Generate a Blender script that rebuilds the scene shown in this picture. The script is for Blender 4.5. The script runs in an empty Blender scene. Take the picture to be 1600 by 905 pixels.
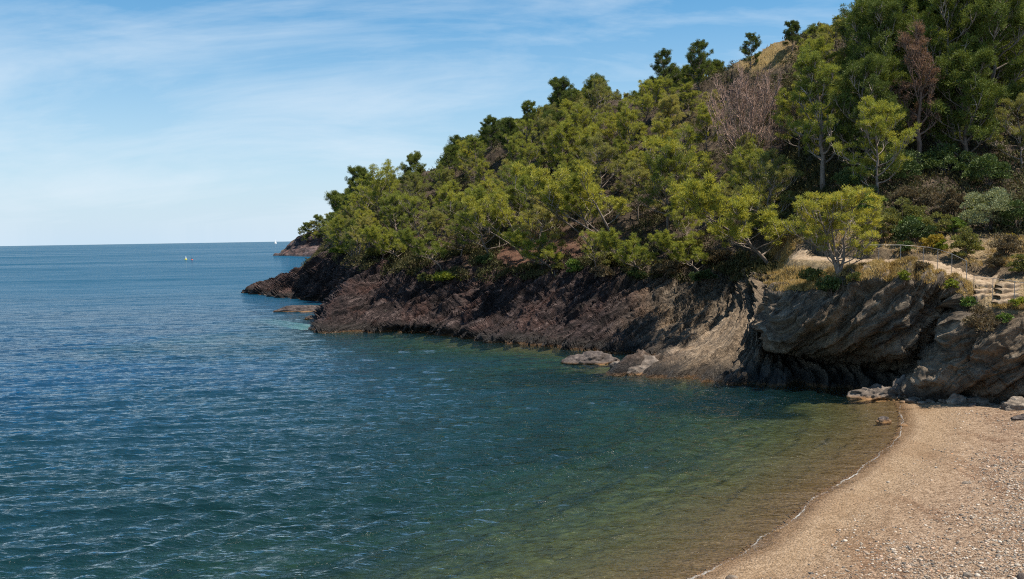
import bpy, math, random
import numpy as np
from mathutils import Vector, Matrix
from mathutils.bvhtree import BVHTree
C = bpy.context.scene.collection
rng = np.random.default_rng(7)
random.seed(7)
R = math.radians
# ------------------------------------------------------------------ camera
FPX, CAMZ, PITCH, ROLL = 1386.0, 8.0, R(3.35), R(0.93)
cam_d = bpy.data.cameras.new('camera'); cam = bpy.data.objects.new('camera', cam_d); C.objects.link(cam)
cam_d.sensor_width = 36.0; cam_d.lens = 36.0 * FPX / 1600.0; cam_d.clip_end = 60000; cam_d.clip_start = 0.5
fw = np.array([0, math.cos(PITCH), -math.sin(PITCH)]); rt0 = np.array([1.0, 0, 0]); up0 = np.cross(rt0, fw)
rt = rt0 * math.cos(ROLL) - up0 * math.sin(ROLL); up = rt0 * math.sin(ROLL) + up0 * math.cos(ROLL)
cam.matrix_world = Matrix(((rt[0], up[0], -fw[0], 0), (rt[1], up[1], -fw[1], 0), (rt[2], up[2], -fw[2], CAMZ), (0, 0, 0, 1)))
bpy.context.scene.camera = cam
CAM = np.array([0, 0, CAMZ])
def ray(px, py):
    d = fw + rt * ((px - 800) / FPX) + up * ((452.5 - py) / FPX)
    return d
def P(px, py, depth):               # the point seen at (px, py) that lies depth metres ahead
    d = ray(px, py); return CAM + d * (depth / d[1])
def W(px, py, z=0.0):               # the point seen at (px, py) on the level z
    d = ray(px, py); return CAM + d * ((z - CAMZ) / d[2])
def proj(p):
    q = np.asarray(p) - CAM; k = q @ fw
    return 800 + FPX * (q @ rt) / k, 452.5 - FPX * (q @ up) / k
# ------------------------------------------------------------------ noise
_perm = np.random.default_rng(3).permutation(512)
_perm = np.concatenate([_perm, _perm, _perm])
_g = np.random.default_rng(4).normal(size=(512, 3)); _g /= np.linalg.norm(_g, axis=1)[:, None]
def pn(p):
    p = np.asarray(p, float); i = np.floor(p).astype(int); f = p - i; i &= 511
    u = f * f * f * (f * (f * 6 - 15) + 10); out = 0
    for dx in (0, 1):
        for dy in (0, 1):
            for dz in (0, 1):
                h = _perm[_perm[_perm[(i[..., 0] + dx) & 511] + ((i[..., 1] + dy) & 511)] + ((i[..., 2] + dz) & 511)]
                g = _g[h & 511]; d = f - np.array([dx, dy, dz])
                w = (u[..., 0] if dx else 1 - u[..., 0]) * (u[..., 1] if dy else 1 - u[..., 1]) * (u[..., 2] if dz else 1 - u[..., 2])
                out = out + w * (g * d).sum(-1)
    return out * 1.6
def fbm(p, o=4, gain=.5, lac=2.03):
    s, a = 0, 1.0
    for k in range(o):
        s = s + a * pn(p * lac ** k + k * 17.3); a *= gain
    return s
def ridged(p, o=4, gain=.5):
    s, a = 0, 1.0
    for k in range(o):
        s = s + a * (1 - 2 * np.abs(pn(p * 2.07 ** k + k * 9.1))); a *= gain
    return s
def sstep(a, b, x):
    t = np.clip((x - a) / (b - a), 0, 1); return t * t * (3 - 2 * t)
# ------------------------------------------------------------------ meshes and tags
def mesh_np(name, v, faces, mat, parent=None, smooth=False, attrs=None, mats=None, midx=None):
    """faces: an (n,3) or (n,4) array, or a list of such arrays"""
    if not isinstance(faces, list): faces = [faces]
    faces = [np.asarray(f, dtype=np.int32) for f in faces if len(f)]
    me = bpy.data.meshes.new(name); v = np.asarray(v, dtype=np.float32)
    me.vertices.add(len(v)); me.vertices.foreach_set('co', v.ravel())
    loops = np.concatenate([f.ravel() for f in faces]); tot = np.concatenate([np.full(len(f), f.shape[1], dtype=np.int32) for f in faces])
    start = np.concatenate([[0], np.cumsum(tot)[:-1]]).astype(np.int32)
    me.loops.add(len(loops)); me.loops.foreach_set('vertex_index', loops)
    me.polygons.add(len(tot)); me.polygons.foreach_set('loop_start', start); me.polygons.foreach_set('loop_total', tot)
    if smooth: me.polygons.foreach_set('use_smooth', np.ones(len(tot), dtype=bool))
    me.update(calc_edges=True)
    for k, a in (attrs or {}).items():
        a = np.asarray(a, dtype=np.float32)
        if a.ndim == 1: me.attributes.new(k, 'FLOAT', 'POINT').data.foreach_set('value', a)
        else: me.attributes.new(k, 'FLOAT_VECTOR', 'POINT').data.foreach_set('vector', a.ravel())
    for m in (mats or [mat]): me.materials.append(m)
    if midx is not None: me.polygons.foreach_set('material_index', np.asarray(midx, dtype=np.int32))
    o = bpy.data.objects.new(name, me); C.objects.link(o)
    if parent is not None: o.parent = parent
    return o
def tag(o, label=None, cat=None, group=None, kind=None):
    if label: o['label'] = label
    if cat: o['category'] = cat
    if group: o['group'] = group
    if kind: o['kind'] = kind
    return o
def empty(name, loc, label=None, cat=None, group=None, rz=0, sc=1.0):
    o = bpy.data.objects.new(name, None); C.objects.link(o); o.location = tuple(loc); o.rotation_euler = (0, 0, rz)
    o.scale = (sc, sc, sc) if np.isscalar(sc) else tuple(sc); o.empty_display_size = .3
    return tag(o, label, cat, group)
def copy_tree(o, parent=None):
    c = o.copy(); C.objects.link(c)
    if parent is not None: c.parent = parent
    for ch in list(o.children): copy_tree(ch, c)
    return c
def grid_faces(nu, nv):
    i = np.arange((nu - 1) * (nv - 1)); a = (i // (nv - 1)) * nv + i % (nv - 1)
    return np.stack([a, a + nv, a + nv + 1, a + 1], 1)
def tubes(segs, sides=4):
    """segs: list of (polyline (n,3), radii (n,)) -> verts, quads"""
    V, F, base = [], [], 0
    for pts, rad in segs:
        pts = np.asarray(pts, float); n = len(pts)
        t = np.gradient(pts, axis=0); t /= np.linalg.norm(t, axis=1)[:, None] + 1e-9
        ref = np.where(np.abs(t[:, 2:3]) > .9, np.array([[1., 0, 0]]), np.array([[0, 0, 1.]]))
        a = np.cross(t, ref); a /= np.linalg.norm(a, axis=1)[:, None] + 1e-9; b = np.cross(t, a)
        th = np.arange(sides) * 2 * math.pi / sides
        ring = pts[:, None, :] + np.asarray(rad)[:, None, None] * (a[:, None, :] * np.cos(th)[None, :, None] + b[:, None, :] * np.sin(th)[None, :, None])
        V.append(ring.reshape(-1, 3))
        i = np.arange(n - 1)[:, None] * sides; k = np.arange(sides)[None, :]; k2 = (k + 1) % sides
        F.append((np.stack([i + k, i + k2, i + sides + k2, i + sides + k], -1) + base).reshape(-1, 4)); base += n * sides
    return np.concatenate(V), np.concatenate(F)
# ------------------------------------------------------------------ node helper
class NT:
    def __init__(s, m, out=True):
        m.use_nodes = True; s.t = m.node_tree; s.t.nodes.clear()
    def n(s, typ, ins=None, **kw):
        o = s.t.nodes.new(typ)
        for k, v in kw.items(): setattr(o, k, v)
        for k, v in (ins or {}).items():
            sk = o.inputs[k]
            if isinstance(v, bpy.types.NodeSocket): s.t.links.new(v, sk)
            elif isinstance(v, bpy.types.Node): s.t.links.new(v.outputs[0], sk)
            else: sk.default_value = v
        return o
    def math(s, op, a, b=0.0, c=0.0, clamp=False):
        return s.n('ShaderNodeMath', {0: a, 1: b, 2: c}, operation=op, use_clamp=clamp).outputs[0]
    def mix(s, f, a, b, mode='MIX'):
        def c(x): return tuple(x) + (1,) if isinstance(x, tuple) and len(x) == 3 else x
        o = s.n('ShaderNodeMix', data_type='RGBA', blend_type=mode)
        for k, v in ((0, f), (6, c(a)), (7, c(b))):
            if isinstance(v, bpy.types.NodeSocket): s.t.links.new(v, o.inputs[k])
            else: o.inputs[k].default_value = v
        return o.outputs[2]
    def attr(s, name): return s.n('ShaderNodeAttribute', attribute_name=name)
    def ramp(s, f, stops, interp='LINEAR'):
        o = s.n('ShaderNodeValToRGB', {0: f}); e = o.color_ramp.elements; o.color_ramp.interpolation = interp
        while len(e) < len(stops): e.new(.5)
        for q, (p, c) in zip(e, stops):
            q.position = p; q.color = tuple(c) + (1,) if not np.isscalar(c) else (c, c, c, 1)
        return o.outputs[0]
    def remap(s, v, a, b, c=0.0, d=1.0): return s.n('ShaderNodeMapRange', {0: v, 1: a, 2: b, 3: c, 4: d}).outputs[0]
    def noise(s, vec, scale, detail=4, rough=.55, dist=0.0):
        return s.n('ShaderNodeTexNoise', {'Vector': vec, 'Scale': scale, 'Detail': detail, 'Roughness': rough, 'Distortion': dist}).outputs[0]
    def out(s, sh, disp=None):
        o = s.n('ShaderNodeOutputMaterial', {0: sh})
def mat(name):
    m = bpy.data.materials.new(name); return m, NT(m)
# ------------------------------------------------------------------ light, sky
SUN_AZ, SUN_EL = R(106), R(65)          # azimuth from +Y towards +X
sun_dir = np.array([math.sin(SUN_AZ) * math.cos(SUN_EL), math.cos(SUN_AZ) * math.cos(SUN_EL), math.sin(SUN_EL)])
sl = bpy.data.lights.new('sun', 'SUN'); sl.energy = 3.9; sl.angle = R(.5); sl.color = (1, .93, .82)
so = bpy.data.objects.new('sun', sl); C.objects.link(so)
so.rotation_euler = Vector(sun_dir).to_track_quat('Z', 'Y').to_euler(); so.location = (60, 0, 80)
w = bpy.data.worlds.new('World'); bpy.context.scene.world = w; w.use_nodes = True
t = NT(w)
sky = t.n('ShaderNodeTexSky', sky_type='NISHITA', sun_disc=False, sun_elevation=SUN_EL, sun_rotation=SUN_AZ, altitude=0, air_density=1.0, dust_density=.6, ozone_density=2.2)
tc = t.n('ShaderNodeTexCoord').outputs['Generated']
sep = t.n('ShaderNodeSeparateXYZ', {0: tc})
zc = t.math('MAXIMUM', sep.outputs[2], .02)
# cirrus on a high flat layer: direction divided by its height
flat = t.n('ShaderNodeCombineXYZ', {0: t.math('DIVIDE', sep.outputs[0], t.math('ADD', zc, .30)), 1: t.math('DIVIDE', sep.outputs[1], t.math('ADD', zc, .30)), 2: 0.0})
def streak(rot, sc, scale, detail, rough, dist, loc):
    mp = t.n('ShaderNodeMapping', {0: flat.outputs[0], 1: loc, 2: (0, 0, R(rot)), 3: sc})
    return t.noise(mp.outputs[0], scale, detail, rough, dist)
c1 = streak(-12, (1.3, 2.6, 1), 1.0, 7, .60, .6, (3.1, 1.2, 0))
c2 = streak(10, (1.2, 4.2, 1), 1.9, 8, .66, 1.0, (7.3, 4.4, 0))
c3 = streak(0, (1.0, 1.6, 1), .8, 3, .5, .3, (1.7, 9.4, 0))
cl = t.math('ADD', t.math('MULTIPLY', c1, .78), t.math('MULTIPLY', c2, .22))
cl = t.math('ADD', cl, t.math('MULTIPLY', t.math('SUBTRACT', c3, .5), .9))
cl = t.remap(cl, .42, .74, 0, .66)
low = t.math('POWER', t.remap(sep.outputs[2], .0, .40, 1.0, 0.0), 1.35); low = t.math('MULTIPLY', low, .92)      # thin milky veil towards the horizon
hs = t.n('ShaderNodeHueSaturation', {0: .492, 1: 1.7, 2: 1.0, 4: sky.outputs[0]})
veil = t.mix(low, hs.outputs[0], (4.6, 5.95, 7.25))
colr = t.mix(cl, veil, (5.9, 6.7, 7.4))
bg = t.n('ShaderNodeBackground', {0: colr, 1: .07})
t.n('ShaderNodeOutputWorld', {0: bg.outputs[0]})

# ------------------------------------------------------------------ land: a lofted coast, sections left to right along the shore
SEC = [ # (waterline pixel [, depth when it stands on the beach]), then nine points (px, py, depth) up to the ridge
 ((391,457), [(395,454.5,139),(399,453,140),(403,452,141),(407,451,142),(411,450,143),(415,449,144),(419,448,145),(423,447.5,146),(427,447,147)]),
 ((415,461), [(417,454,135),(421,449,136.5),(425,445,138),(429,441,139.5),(433,439,141),(437,438,142.5),(441,437,144),(445,436,146),(449,435,148)]),
 ((458,466), [(458,455,128),(461,446,129.5),(464,436,131),(468,427,133),(474,419,136),(480,413,139),(485,408,142),(490,405,145),(494,402,148)]),
 ((505,470), [(505,456,118),(508,441,120),(511,424,122),(516,404,125),(521,390,129),(524,377,133),(526,364,137),(527,354,141),(528,346,146)]),
 ((526,478), [(530,468,111),(533,456,112),(536,438,113),(541,414,116),(546,388,120),(549,366,125),(551,350,130),(552,336,136),(553,324,142)]),
 ((497,516), [(511,501,81),(528,482,83),(546,462,86),(565,424,91),(577,388,97),(583,358,103),(587,336,110),(589,318,117),(590,302,125)]),
 ((560,518), [(566,504,79),(575,488,81),(585,468,83.5),(598,428,87.5),(606,388,93),(610,356,99),(612,333,106),(614,314,113),(615,297,121)]),
 ((650,519), [(650,507,76),(650,492,78),(650,472,80),(650,430,84),(650,390,89),(650,352,95),(650,322,102),(650,300,110),(650,280,118)]),
 ((725,526), [(725,513,73),(725,499,75),(725,475,77),(725,433,80),(725,393,85),(725,347,92),(725,308,99),(725,280,106),(725,257,114)]),
 ((820,538), [(820,523,68),(820,505,70),(820,480,72),(820,440,75),(820,395,80),(820,340,87),(820,285,94),(820,240,102),(820,205,111)]),
 ((910,544), [(910,526,64.5),(910,505,66.5),(910,475,68.5),(910,430,72),(910,390,77),(910,325,84),(910,262,92),(910,210,100),(910,170,109)]),
 ((1003,552), [(1010,531,61.3),(1016,506,63),(1022,475,65),(1030,435,68),(1035,393,72),(1037,322,79),(1038,258,87),(1038,198,96),(1038,152,107)]),
 ((1050,563), [(1080,545,58.5),(1112,519,60.5),(1140,487,62),(1166,446,64),(1155,395,67),(1145,310,75),(1138,235,84),(1132,168,93),(1128,116,103)]),
 ((970,582), [(1036,558,53),(1098,524,55.5),(1150,488,57.5),(1194,446,59.5),(1202,406,62),(1198,315,70),(1194,225,80),(1190,134,90),(1186,84,100)]),
 ((1110,593), [(1138,570,50.4),(1164,540,52.2),(1186,502,54.2),(1206,452,56),(1224,418,58),(1225,330,66),(1225,232,77),(1225,128,88),(1225,66,99)]),
 ((1194,598), [(1198,573,49.2),(1200,545,51.2),(1201,508,52.4),(1211,462,53.2),(1236,419,54),(1246,340,62),(1250,240,73),(1254,138,85),(1258,64,99)]),
 ((1228,600), [(1230,576,49),(1231,550,52.2),(1232,527,47.6),(1238,468,48.2),(1262,421,52),(1270,345,58.5),(1274,242,70),(1279,138,82),(1284,58,98)]),
 ((1275,601), [(1277,578,48.8),(1277,552,53),(1280,537,46.4),(1284,466,46.4),(1292,424,49.6),(1296,352,55.5),(1300,245,67.5),(1305,130,80.5),(1312,42,97)]),
 ((1340,604), [(1340,582,47.8),(1340,557,52.5),(1343,541,45),(1347,456,45),(1352,415,47.3),(1357,374,51),(1362,252,64),(1368,120,78),(1378,18,95)]),
 ((1395,611), [(1398,591,46.2),(1400,562,50.2),(1405,536,43.6),(1410,446,43.5),(1416,413,45.2),(1420,384,48.5),(1430,258,61.5),(1440,112,77),(1452,-22,95)]),
 ((1424,619), [(1434,601,43.2),(1448,561,46),(1472,502,44.6),(1479,452,42.5),(1489,424,43.7),(1492,392,46.6),(1502,272,60),(1516,110,75),(1532,-58,95)]),
 ((1442,622,41.6), [(1454,600,41),(1478,561,41.2),(1502,510,41.2),(1521,474,41.3),(1532,448,42.1),(1550,400,45),(1562,282,58),(1582,118,74),(1604,-80,95)]),
 ((1502,626,40.4), [(1513,601,39.5),(1527,570,39.5),(1546,521,39.7),(1562,484,40),(1574,455,41),(1598,402,44),(1612,290,57),(1642,116,73),(1684,-92,95)]),
 ((1600,622,39.2), [(1605,602,38.4),(1611,562,38.0),(1617,521,38.3),(1624,490,39),(1636,460,40),(1662,402,43),(1684,290,56),(1724,104,72),(1784,-94,95)]),
 ((1760,640,37.4), [(1764,618,36.8),(1770,577,36.4),(1776,536,36.6),(1782,505,37.4),(1790,470,38.5),(1815,408,41.5),(1845,292,54),(1890,104,70),(1950,-94,93)]),
 ((2050,680,35), [(2056,652,34.5),(2064,605,34),(2072,558,34),(2080,515,34.6),(2090,475,36),(2120,410,39),(2160,290,52),(2220,100,68),(2300,-94,90)]),
]
rows = []
for k, (wl, pr) in enumerate(SEC):
    base = P(wl[0], wl[1], wl[2]) if len(wl) == 3 else W(wl[0], wl[1])
    pts = [base] + [P(*q) for q in pr]
    out = pts[0] - pts[2]; out[2] = 0; out /= np.linalg.norm(out) + 1e-6
    fr = pts[0] + out * 1.2; fr[2] = base[2] - 1.0
    fr2 = pts[0] + out * 4; fr2[2] = base[2] - 3.0
    a, b = ((5, -3), (9, -5)) if k < 3 else ((22, -9), (70, -30)) if k < 6 else ((30, -7), (85, -28))
    r1 = pts[-1] + np.array([pts[-1][0] * .1, a[0], a[1]]); r2 = pts[-1] + np.array([pts[-1][0] * .3, b[0], b[1]])
    r1[2] = max(r1[2], -4); r2[2] = max(r2[2], -5)
    rows.append([fr2, fr] + pts + [r1, r2])
G = np.array(rows)                     # (sections, 14 rows, 3)
def interp(G, n_list, axis, tens=.8):
    G = np.moveaxis(G, axis, 0); out = []; N = len(G)
    for i in range(N - 1):
        p0, p1, p2, p3 = G[max(i - 1, 0)], G[i], G[i + 1], G[min(i + 2, N - 1)]
        m1, m2 = (p2 - p0) * .5 * tens, (p3 - p1) * .5 * tens
        for s in np.arange(n_list[i]) / n_list[i]:
            out.append((2 * s**3 - 3 * s**2 + 1) * p1 + (s**3 - 2 * s**2 + s) * m1 + (-2 * s**3 + 3 * s**2) * p2 + (s**3 - s**2) * m2)
    out.append(G[-1]); return np.moveaxis(np.array(out), 0, axis)
ncol = [24, 30, 36, 30, 40, 48, 56, 56, 60, 64, 64, 48, 48, 56, 60, 44, 50, 56, 50, 40, 40, 56, 64, 44, 24]
nrow = [4, 6, 26, 30, 30, 40, 40, 20, 12, 12, 10, 6, 4]
Vv = np.concatenate([[i + s / n for s in range(n)] for i, n in enumerate(nrow)] + [[13.0]])
Uu = np.concatenate([[i + s / n for s in range(n)] for i, n in enumerate(ncol)] + [[25.0]])
S = interp(interp(G, nrow, 1, 1.0), ncol, 0, .62)
nu, nv = S.shape[:2]
def normals(S):
    du = np.gradient(S, axis=0); dv = np.gradient(S, axis=1); n = np.cross(du, dv); return n / (np.linalg.norm(n, axis=2)[..., None] + 1e-9)
N0 = normals(S)
px0, py0 = proj(S.reshape(-1, 3)); px0 = px0.reshape(nu, nv); py0 = py0.reshape(nu, nv)
V2 = np.broadcast_to(Vv[None, :], (nu, nv)); U2 = np.broadcast_to(Uu[:, None], (nu, nv))
# bed direction of the strata: layers climb to the right and away, as in the photograph
sn = np.array([-.52, -.25, .81]); sn /= np.linalg.norm(sn)
sa = np.cross(sn, [0, 1, 0]); sa /= np.linalg.norm(sa); sb = np.cross(sn, sa)
def frame(n):
    n = np.array(n) / np.linalg.norm(n); a = np.cross(n, [0, 1, 0]); a /= np.linalg.norm(a); return a, np.cross(n, a), n
C0 = np.array([20., 46., 4.]); wq = sstep(1130, 1260, px0)[..., None]
Q = np.stack([(S - C0) @ q for q in frame([-.62, .35, .70])], -1) * (1 - wq) + np.stack([(S - C0) @ q for q in frame([-.74, -.16, .64])], -1) * wq
warp = np.stack([fbm(S * .35 + 5, 3), fbm(S * .35 + 31, 3), fbm(S * .35 + 57, 3)], -1)
Qw = Q + warp * np.array([.5, .5, .09])
rockw = (1 - sstep(5.3, 5.7, V2) * sstep(1500, 1520, px0)) * sstep(.2, 1.6, V2) * (1 - sstep(6.2, 6.9, V2 + .35 * fbm(S * .25, 3)))     # rows 1.. cliff top
big = ridged(Qw * np.array([.10, .10, .42]), 3, .5)
med = ridged(Qw * np.array([.28, .30, 1.25]) + 13, 4, .55)
blk = np.abs(pn(Qw * np.array([.55, .55, .9]) + 3)) * 2 - .6
def cells(q, size, seed):
    i = np.floor(q / np.array(size) + seed * .37 + np.array([0, 0, 0])).astype(int)
    i[..., 0] += (_perm[(i[..., 2] + seed) & 511] & 3)          # courses are out of step with one another
    i &= 511
    return _perm[_perm[_perm[i[..., 0]] + i[..., 1]] + i[..., 2]] / 511.0 - .5
def saw(x):
    f = x - np.floor(x); return np.where(f < .90, f / .90, (1 - f) / .10)
led = .5 - saw(Qw[..., 2] * .85 + .3 * pn(S * .5))
led2 = .5 - saw(Qw[..., 2] * 2.3 + .35 * pn(S * .9 + 8))
far = np.clip((S[..., 1] - 40) / 60, 0, 1)
amp = (.75 + .5 * far)
jit = np.stack([fbm(S * 1.1 + 70, 3), fbm(S * 1.1 + 90, 3), fbm(S * 1.1 + 110, 3)], -1) * np.array([.35, .35, .09])
c_a = cells(Qw + jit, (2.6, 2.2, .95), 1); c_b = cells(Qw + jit, (1.15, 1.0, .42), 5); c_c = cells(Qw + jit, (.5, .5, .2), 9)
c_a = cells(Qw + jit, (5.2, 4.2, 1.35), 1); c_b = cells(Qw + jit, (2.3, 1.9, .52), 5); c_c = cells(Qw + jit, (.85, .8, .2), 9)
slab = ridged(Qw * np.array([.07, .08, .55]) + 3, 3, .5)
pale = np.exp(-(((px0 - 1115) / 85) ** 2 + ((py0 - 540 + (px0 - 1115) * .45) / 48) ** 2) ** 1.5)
calm_face = (1 - .48 * pale) * (1 - .20 * (1 - sstep(1000, 1200, px0)))
led0 = .5 - saw(Qw[..., 2] * .40 + .25 * pn(S * .22 + 4)); wl_ = 1 - wq[..., 0]
low_ = fbm(S * np.array([.16, .12, .10]) + 41, 3)
disp = rockw * amp * calm_face * (wl_ * (1.15 * led0 + .95 * low_ + .22 * c_a + .12 * c_b + .10 * med) + (.26 + .58 * wq[..., 0]) * slab + .06 * med + .72 * led + .42 * led2 + (.12 + .40 * wq[..., 0]) * c_a + (.20 + .16 * wq[..., 0]) * c_b + .24 * c_c + .14 * ridged(Qw * np.array([.9, .9, 3.6]) + 5, 2, .6) + .10 * fbm(S * 1.6, 3))
soil = (1 - rockw) * (.22 * fbm(S * .45 + 3, 4) + .10 * fbm(S * 1.7, 3)) * sstep(4, 6, V2) * (1 + sstep(7.5, 9, V2) * .8)
Dn = N0.copy(); Dn[..., 2] *= .7
S = S + Dn * (disp + soil)[..., None] * (1 - sstep(11.5, 13, V2))[..., None]
N1 = normals(S)
# the footpath is cut into the slope as a terrace
PATH_PX = [(1238,400),(1268,403),(1300,406),(1335,408),(1370,409),(1405,408),(1438,409),(1462,415),(1484,424),(1508,431),(1532,437),(1556,440)]
_m = (V2 > 6.6) & (V2 < 8.2); _vs = S[_m]; _px, _py = proj(_vs); pc_ = []
for q in PATH_PX: pc_.append(_vs[((_px - q[0]) ** 2 + (_py - q[1]) ** 2).argmin()])
pc_ = interp(np.array(pc_), [14] * (len(pc_) - 1), 0, .8)
for _ in range(30): pc_[1:-1] = (pc_[:-2] + 2 * pc_[1:-1] + pc_[2:]) / 4
_sel = np.argwhere((V2 > 5.9) & (V2 < 9) & (px0 > 1200) & (px0 < 1600)); _q = S[_sel[:, 0], _sel[:, 1]]
_D = ((_q[:, None, :2] - pc_[None, :, :2]) ** 2).sum(-1); _k = _D.argmin(1); _d = np.sqrt(_D[np.arange(len(_q)), _k])
_tg = np.gradient(pc_[:, :2], axis=0); _tg /= np.linalg.norm(_tg, axis=1)[:, None]; _side = (_q[:, 1] - pc_[_k, 1]) * _tg[_k, 0] - (_q[:, 0] - pc_[_k, 0]) * _tg[_k, 1]   # + uphill
_tz = pc_[_k, 2] + .10 * _side; _w = np.where(_side > 0, 1 - sstep(1.05, 1.3, _d), 1 - sstep(.75, 1.5, _d)) * sstep(0, 10, _k) * (1 - sstep(len(pc_) - 12, len(pc_) - 1, _k))
S[_sel[:, 0], _sel[:, 1], 2] = _q[:, 2] * (1 - _w) + _tz * _w
pathw = np.zeros((nu, nv)); pathw[_sel[:, 0], _sel[:, 1]] = 1 - sstep(.9, 1.5, _d)
bankw = np.zeros((nu, nv)); bankw[_sel[:, 0], _sel[:, 1]] = (1 - sstep(1.4, 1.8, _d)) * (_side > 0)
LAND_XYZ = S.copy()
# what covers the ground, by place
gold = np.exp(-(((px0 - 1200) / 48) ** 2 + ((py0 - 90 + (px0 - 1196) * .28) / 22) ** 2) ** 2) * sstep(8, 9, V2)
gold2 = np.exp(-(((px0 - 1352) / 18) ** 2 + ((py0 - 30) / 14) ** 2)) * sstep(9, 10, V2)
dry = sstep(1185, 1225, px0 + 10 * fbm(S * .3, 2)) * sstep(5.7, 6.1, V2) * sstep(362, 384, py0 + np.clip(px0 - 1300, 0, 200) * .35) * (1 - sstep(8.05, 8.5, V2 + .25 * fbm(S * .5, 2)))
red = np.exp(-(((px0 - 815 - (405 - py0) * .6) / 75) ** 2 + ((py0 - 402) / 40) ** 2)) + .55 * np.exp(-(((px0 - 905) / 55) ** 2 + ((py0 - 398) / 32) ** 2)) + .5 * np.exp(-(((px0 - 640) / 70) ** 2 + ((py0 - 372) / 12) ** 2))
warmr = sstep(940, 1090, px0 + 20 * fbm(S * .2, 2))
red *= .6
land_attr = dict(rock=rockw.ravel(), dry=(np.maximum(dry, np.maximum(gold, gold2)) * (1 - .75 * bankw)).ravel(), red=np.clip(red, 0, 1).ravel(), warm=warmr.ravel(), pale=pale.ravel(), gold=np.maximum(gold, gold2).ravel(), strata=Qw.reshape(-1, 3))

m_land, t = mat('land')
pos = t.n('ShaderNodeNewGeometry').outputs['Position']; sepz = t.n('ShaderNodeSeparateXYZ', {0: pos}).outputs[2]
q = t.attr('strata').outputs['Vector']
mp = t.n('ShaderNodeMapping', {0: q, 3: (.5, .5, 3.2)}).outputs[0]
mp2 = t.n('ShaderNodeMapping', {0: q, 3: (1.6, 1.6, 5.5)}).outputs[0]
n1 = t.noise(mp, 1.0, 8, .65, .4); n2 = t.noise(mp2, 1.6, 8, .7, .3); n3 = t.noise(pos, .35, 5, .55); n4 = t.noise(pos, 5.5, 6, .7)
vor = t.n('ShaderNodeTexVoronoi', {'Vector': mp2, 'Scale': 1.1}, feature='DISTANCE_TO_EDGE').outputs[0]
mp3 = t.n('ShaderNodeMapping', {0: q, 3: (.30, .30, 8.0)}).outputs[0]; n5 = t.noise(mp3, 1.0, 6, .72, .25)
mixn = t.math('ADD', t.math('MULTIPLY', n5, .42), t.math('ADD', t.math('MULTIPLY', n1, .22), t.math('MULTIPLY', n2, .36)))
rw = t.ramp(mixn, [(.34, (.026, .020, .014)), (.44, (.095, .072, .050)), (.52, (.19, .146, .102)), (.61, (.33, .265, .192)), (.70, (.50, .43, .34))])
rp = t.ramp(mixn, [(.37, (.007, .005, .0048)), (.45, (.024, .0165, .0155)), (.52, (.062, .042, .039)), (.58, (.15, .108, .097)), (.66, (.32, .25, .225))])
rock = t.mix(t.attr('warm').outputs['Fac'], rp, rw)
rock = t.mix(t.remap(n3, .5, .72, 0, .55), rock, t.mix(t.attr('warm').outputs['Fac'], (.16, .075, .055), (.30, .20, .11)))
fc1 = t.n('ShaderNodeTexVoronoi', {'Vector': mp2, 'Scale': .8, 'Randomness': .9}); fc2 = t.n('ShaderNodeTexVoronoi', {'Vector': mp2, 'Scale': 2.3})
f1v = t.n('ShaderNodeSeparateXYZ', {0: fc1.outputs['Color']}).outputs[0]; f2v = t.n('ShaderNodeSeparateXYZ', {0: fc2.outputs['Color']}).outputs[0]
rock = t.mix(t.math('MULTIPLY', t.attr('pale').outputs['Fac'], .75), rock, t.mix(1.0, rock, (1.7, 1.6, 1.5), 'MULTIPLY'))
rock = t.mix(.45, rock, t.mix(1.0, rock, t.ramp(f2v, [(0, .45), (1, 1.6)]), 'MULTIPLY'))
rock = t.mix(t.remap(n5, .30, .43, .8, 0), rock, (.016, .013, .011))
rock = t.mix(t.remap(vor, 0, .03, .25, 0), rock, (.03, .025, .022))
lich = t.remap(t.noise(pos, 2.2, 4, .7), .66, .74, 0, .5); rock = t.mix(lich, rock, (.40, .36, .27))
jz = t.math('ADD', sepz, t.math('MULTIPLY', t.math('SUBTRACT', n4, .5), .5))
rock = t.mix(t.remap(jz, .42, .95, .85, 0), rock, (.030, .026, .022))          # wet, algae-dark foot
rock = t.mix(t.math('MULTIPLY', t.remap(jz, .02, .16, 1, 0), .5), rock, (.26, .13, .045))   # ochre weed line at the water
soilc = t.ramp(t.noise(pos, 1.3, 6, .65), [(.3, (.045, .032, .020)), (.5, (.10, .070, .044)), (.7, (.20, .145, .09))])
dryc = t.ramp(t.noise(pos, 2.6, 7, .7), [(.3, (.13, .09, .05)), (.45, (.31, .215, .11)), (.6, (.46, .335, .18)), (.75, (.54, .43, .29))])
redc = t.ramp(t.noise(pos, 1.8, 6, .65), [(.3, (.11, .045, .03)), (.5, (.25, .105, .065)), (.7, (.42, .22, .14))])
gr = t.mix(t.attr('dry').outputs['Fac'], soilc, dryc)
gr = t.mix(t.math('MULTIPLY', t.attr('gold').outputs['Fac'], .85), gr, t.ramp(t.noise(pos, 1.1, 6, .7), [(.3, (.30, .20, .07)), (.5, (.50, .34, .115)), (.7, (.60, .44, .19))]))
gr = t.mix(t.attr('red').outputs['Fac'], gr, redc)
rk = t.remap(t.math('ADD', t.attr('rock').outputs['Fac'], t.math('MULTIPLY', t.math('SUBTRACT', n4, .5), .9)), .38, .55)
rk = t.math('MULTIPLY', rk, t.math('SUBTRACT', 1.0, t.math('MULTIPLY', t.attr('red').outputs['Fac'], .55)))
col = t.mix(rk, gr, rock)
hgt = t.math('ADD', t.math('ADD', t.math('MULTIPLY', n1, .6), t.math('MULTIPLY', n2, .5)), t.math('ADD', t.math('MULTIPLY', n4, .35), t.math('MULTIPLY', t.math('MINIMUM', vor, .08), .8)))
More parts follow.
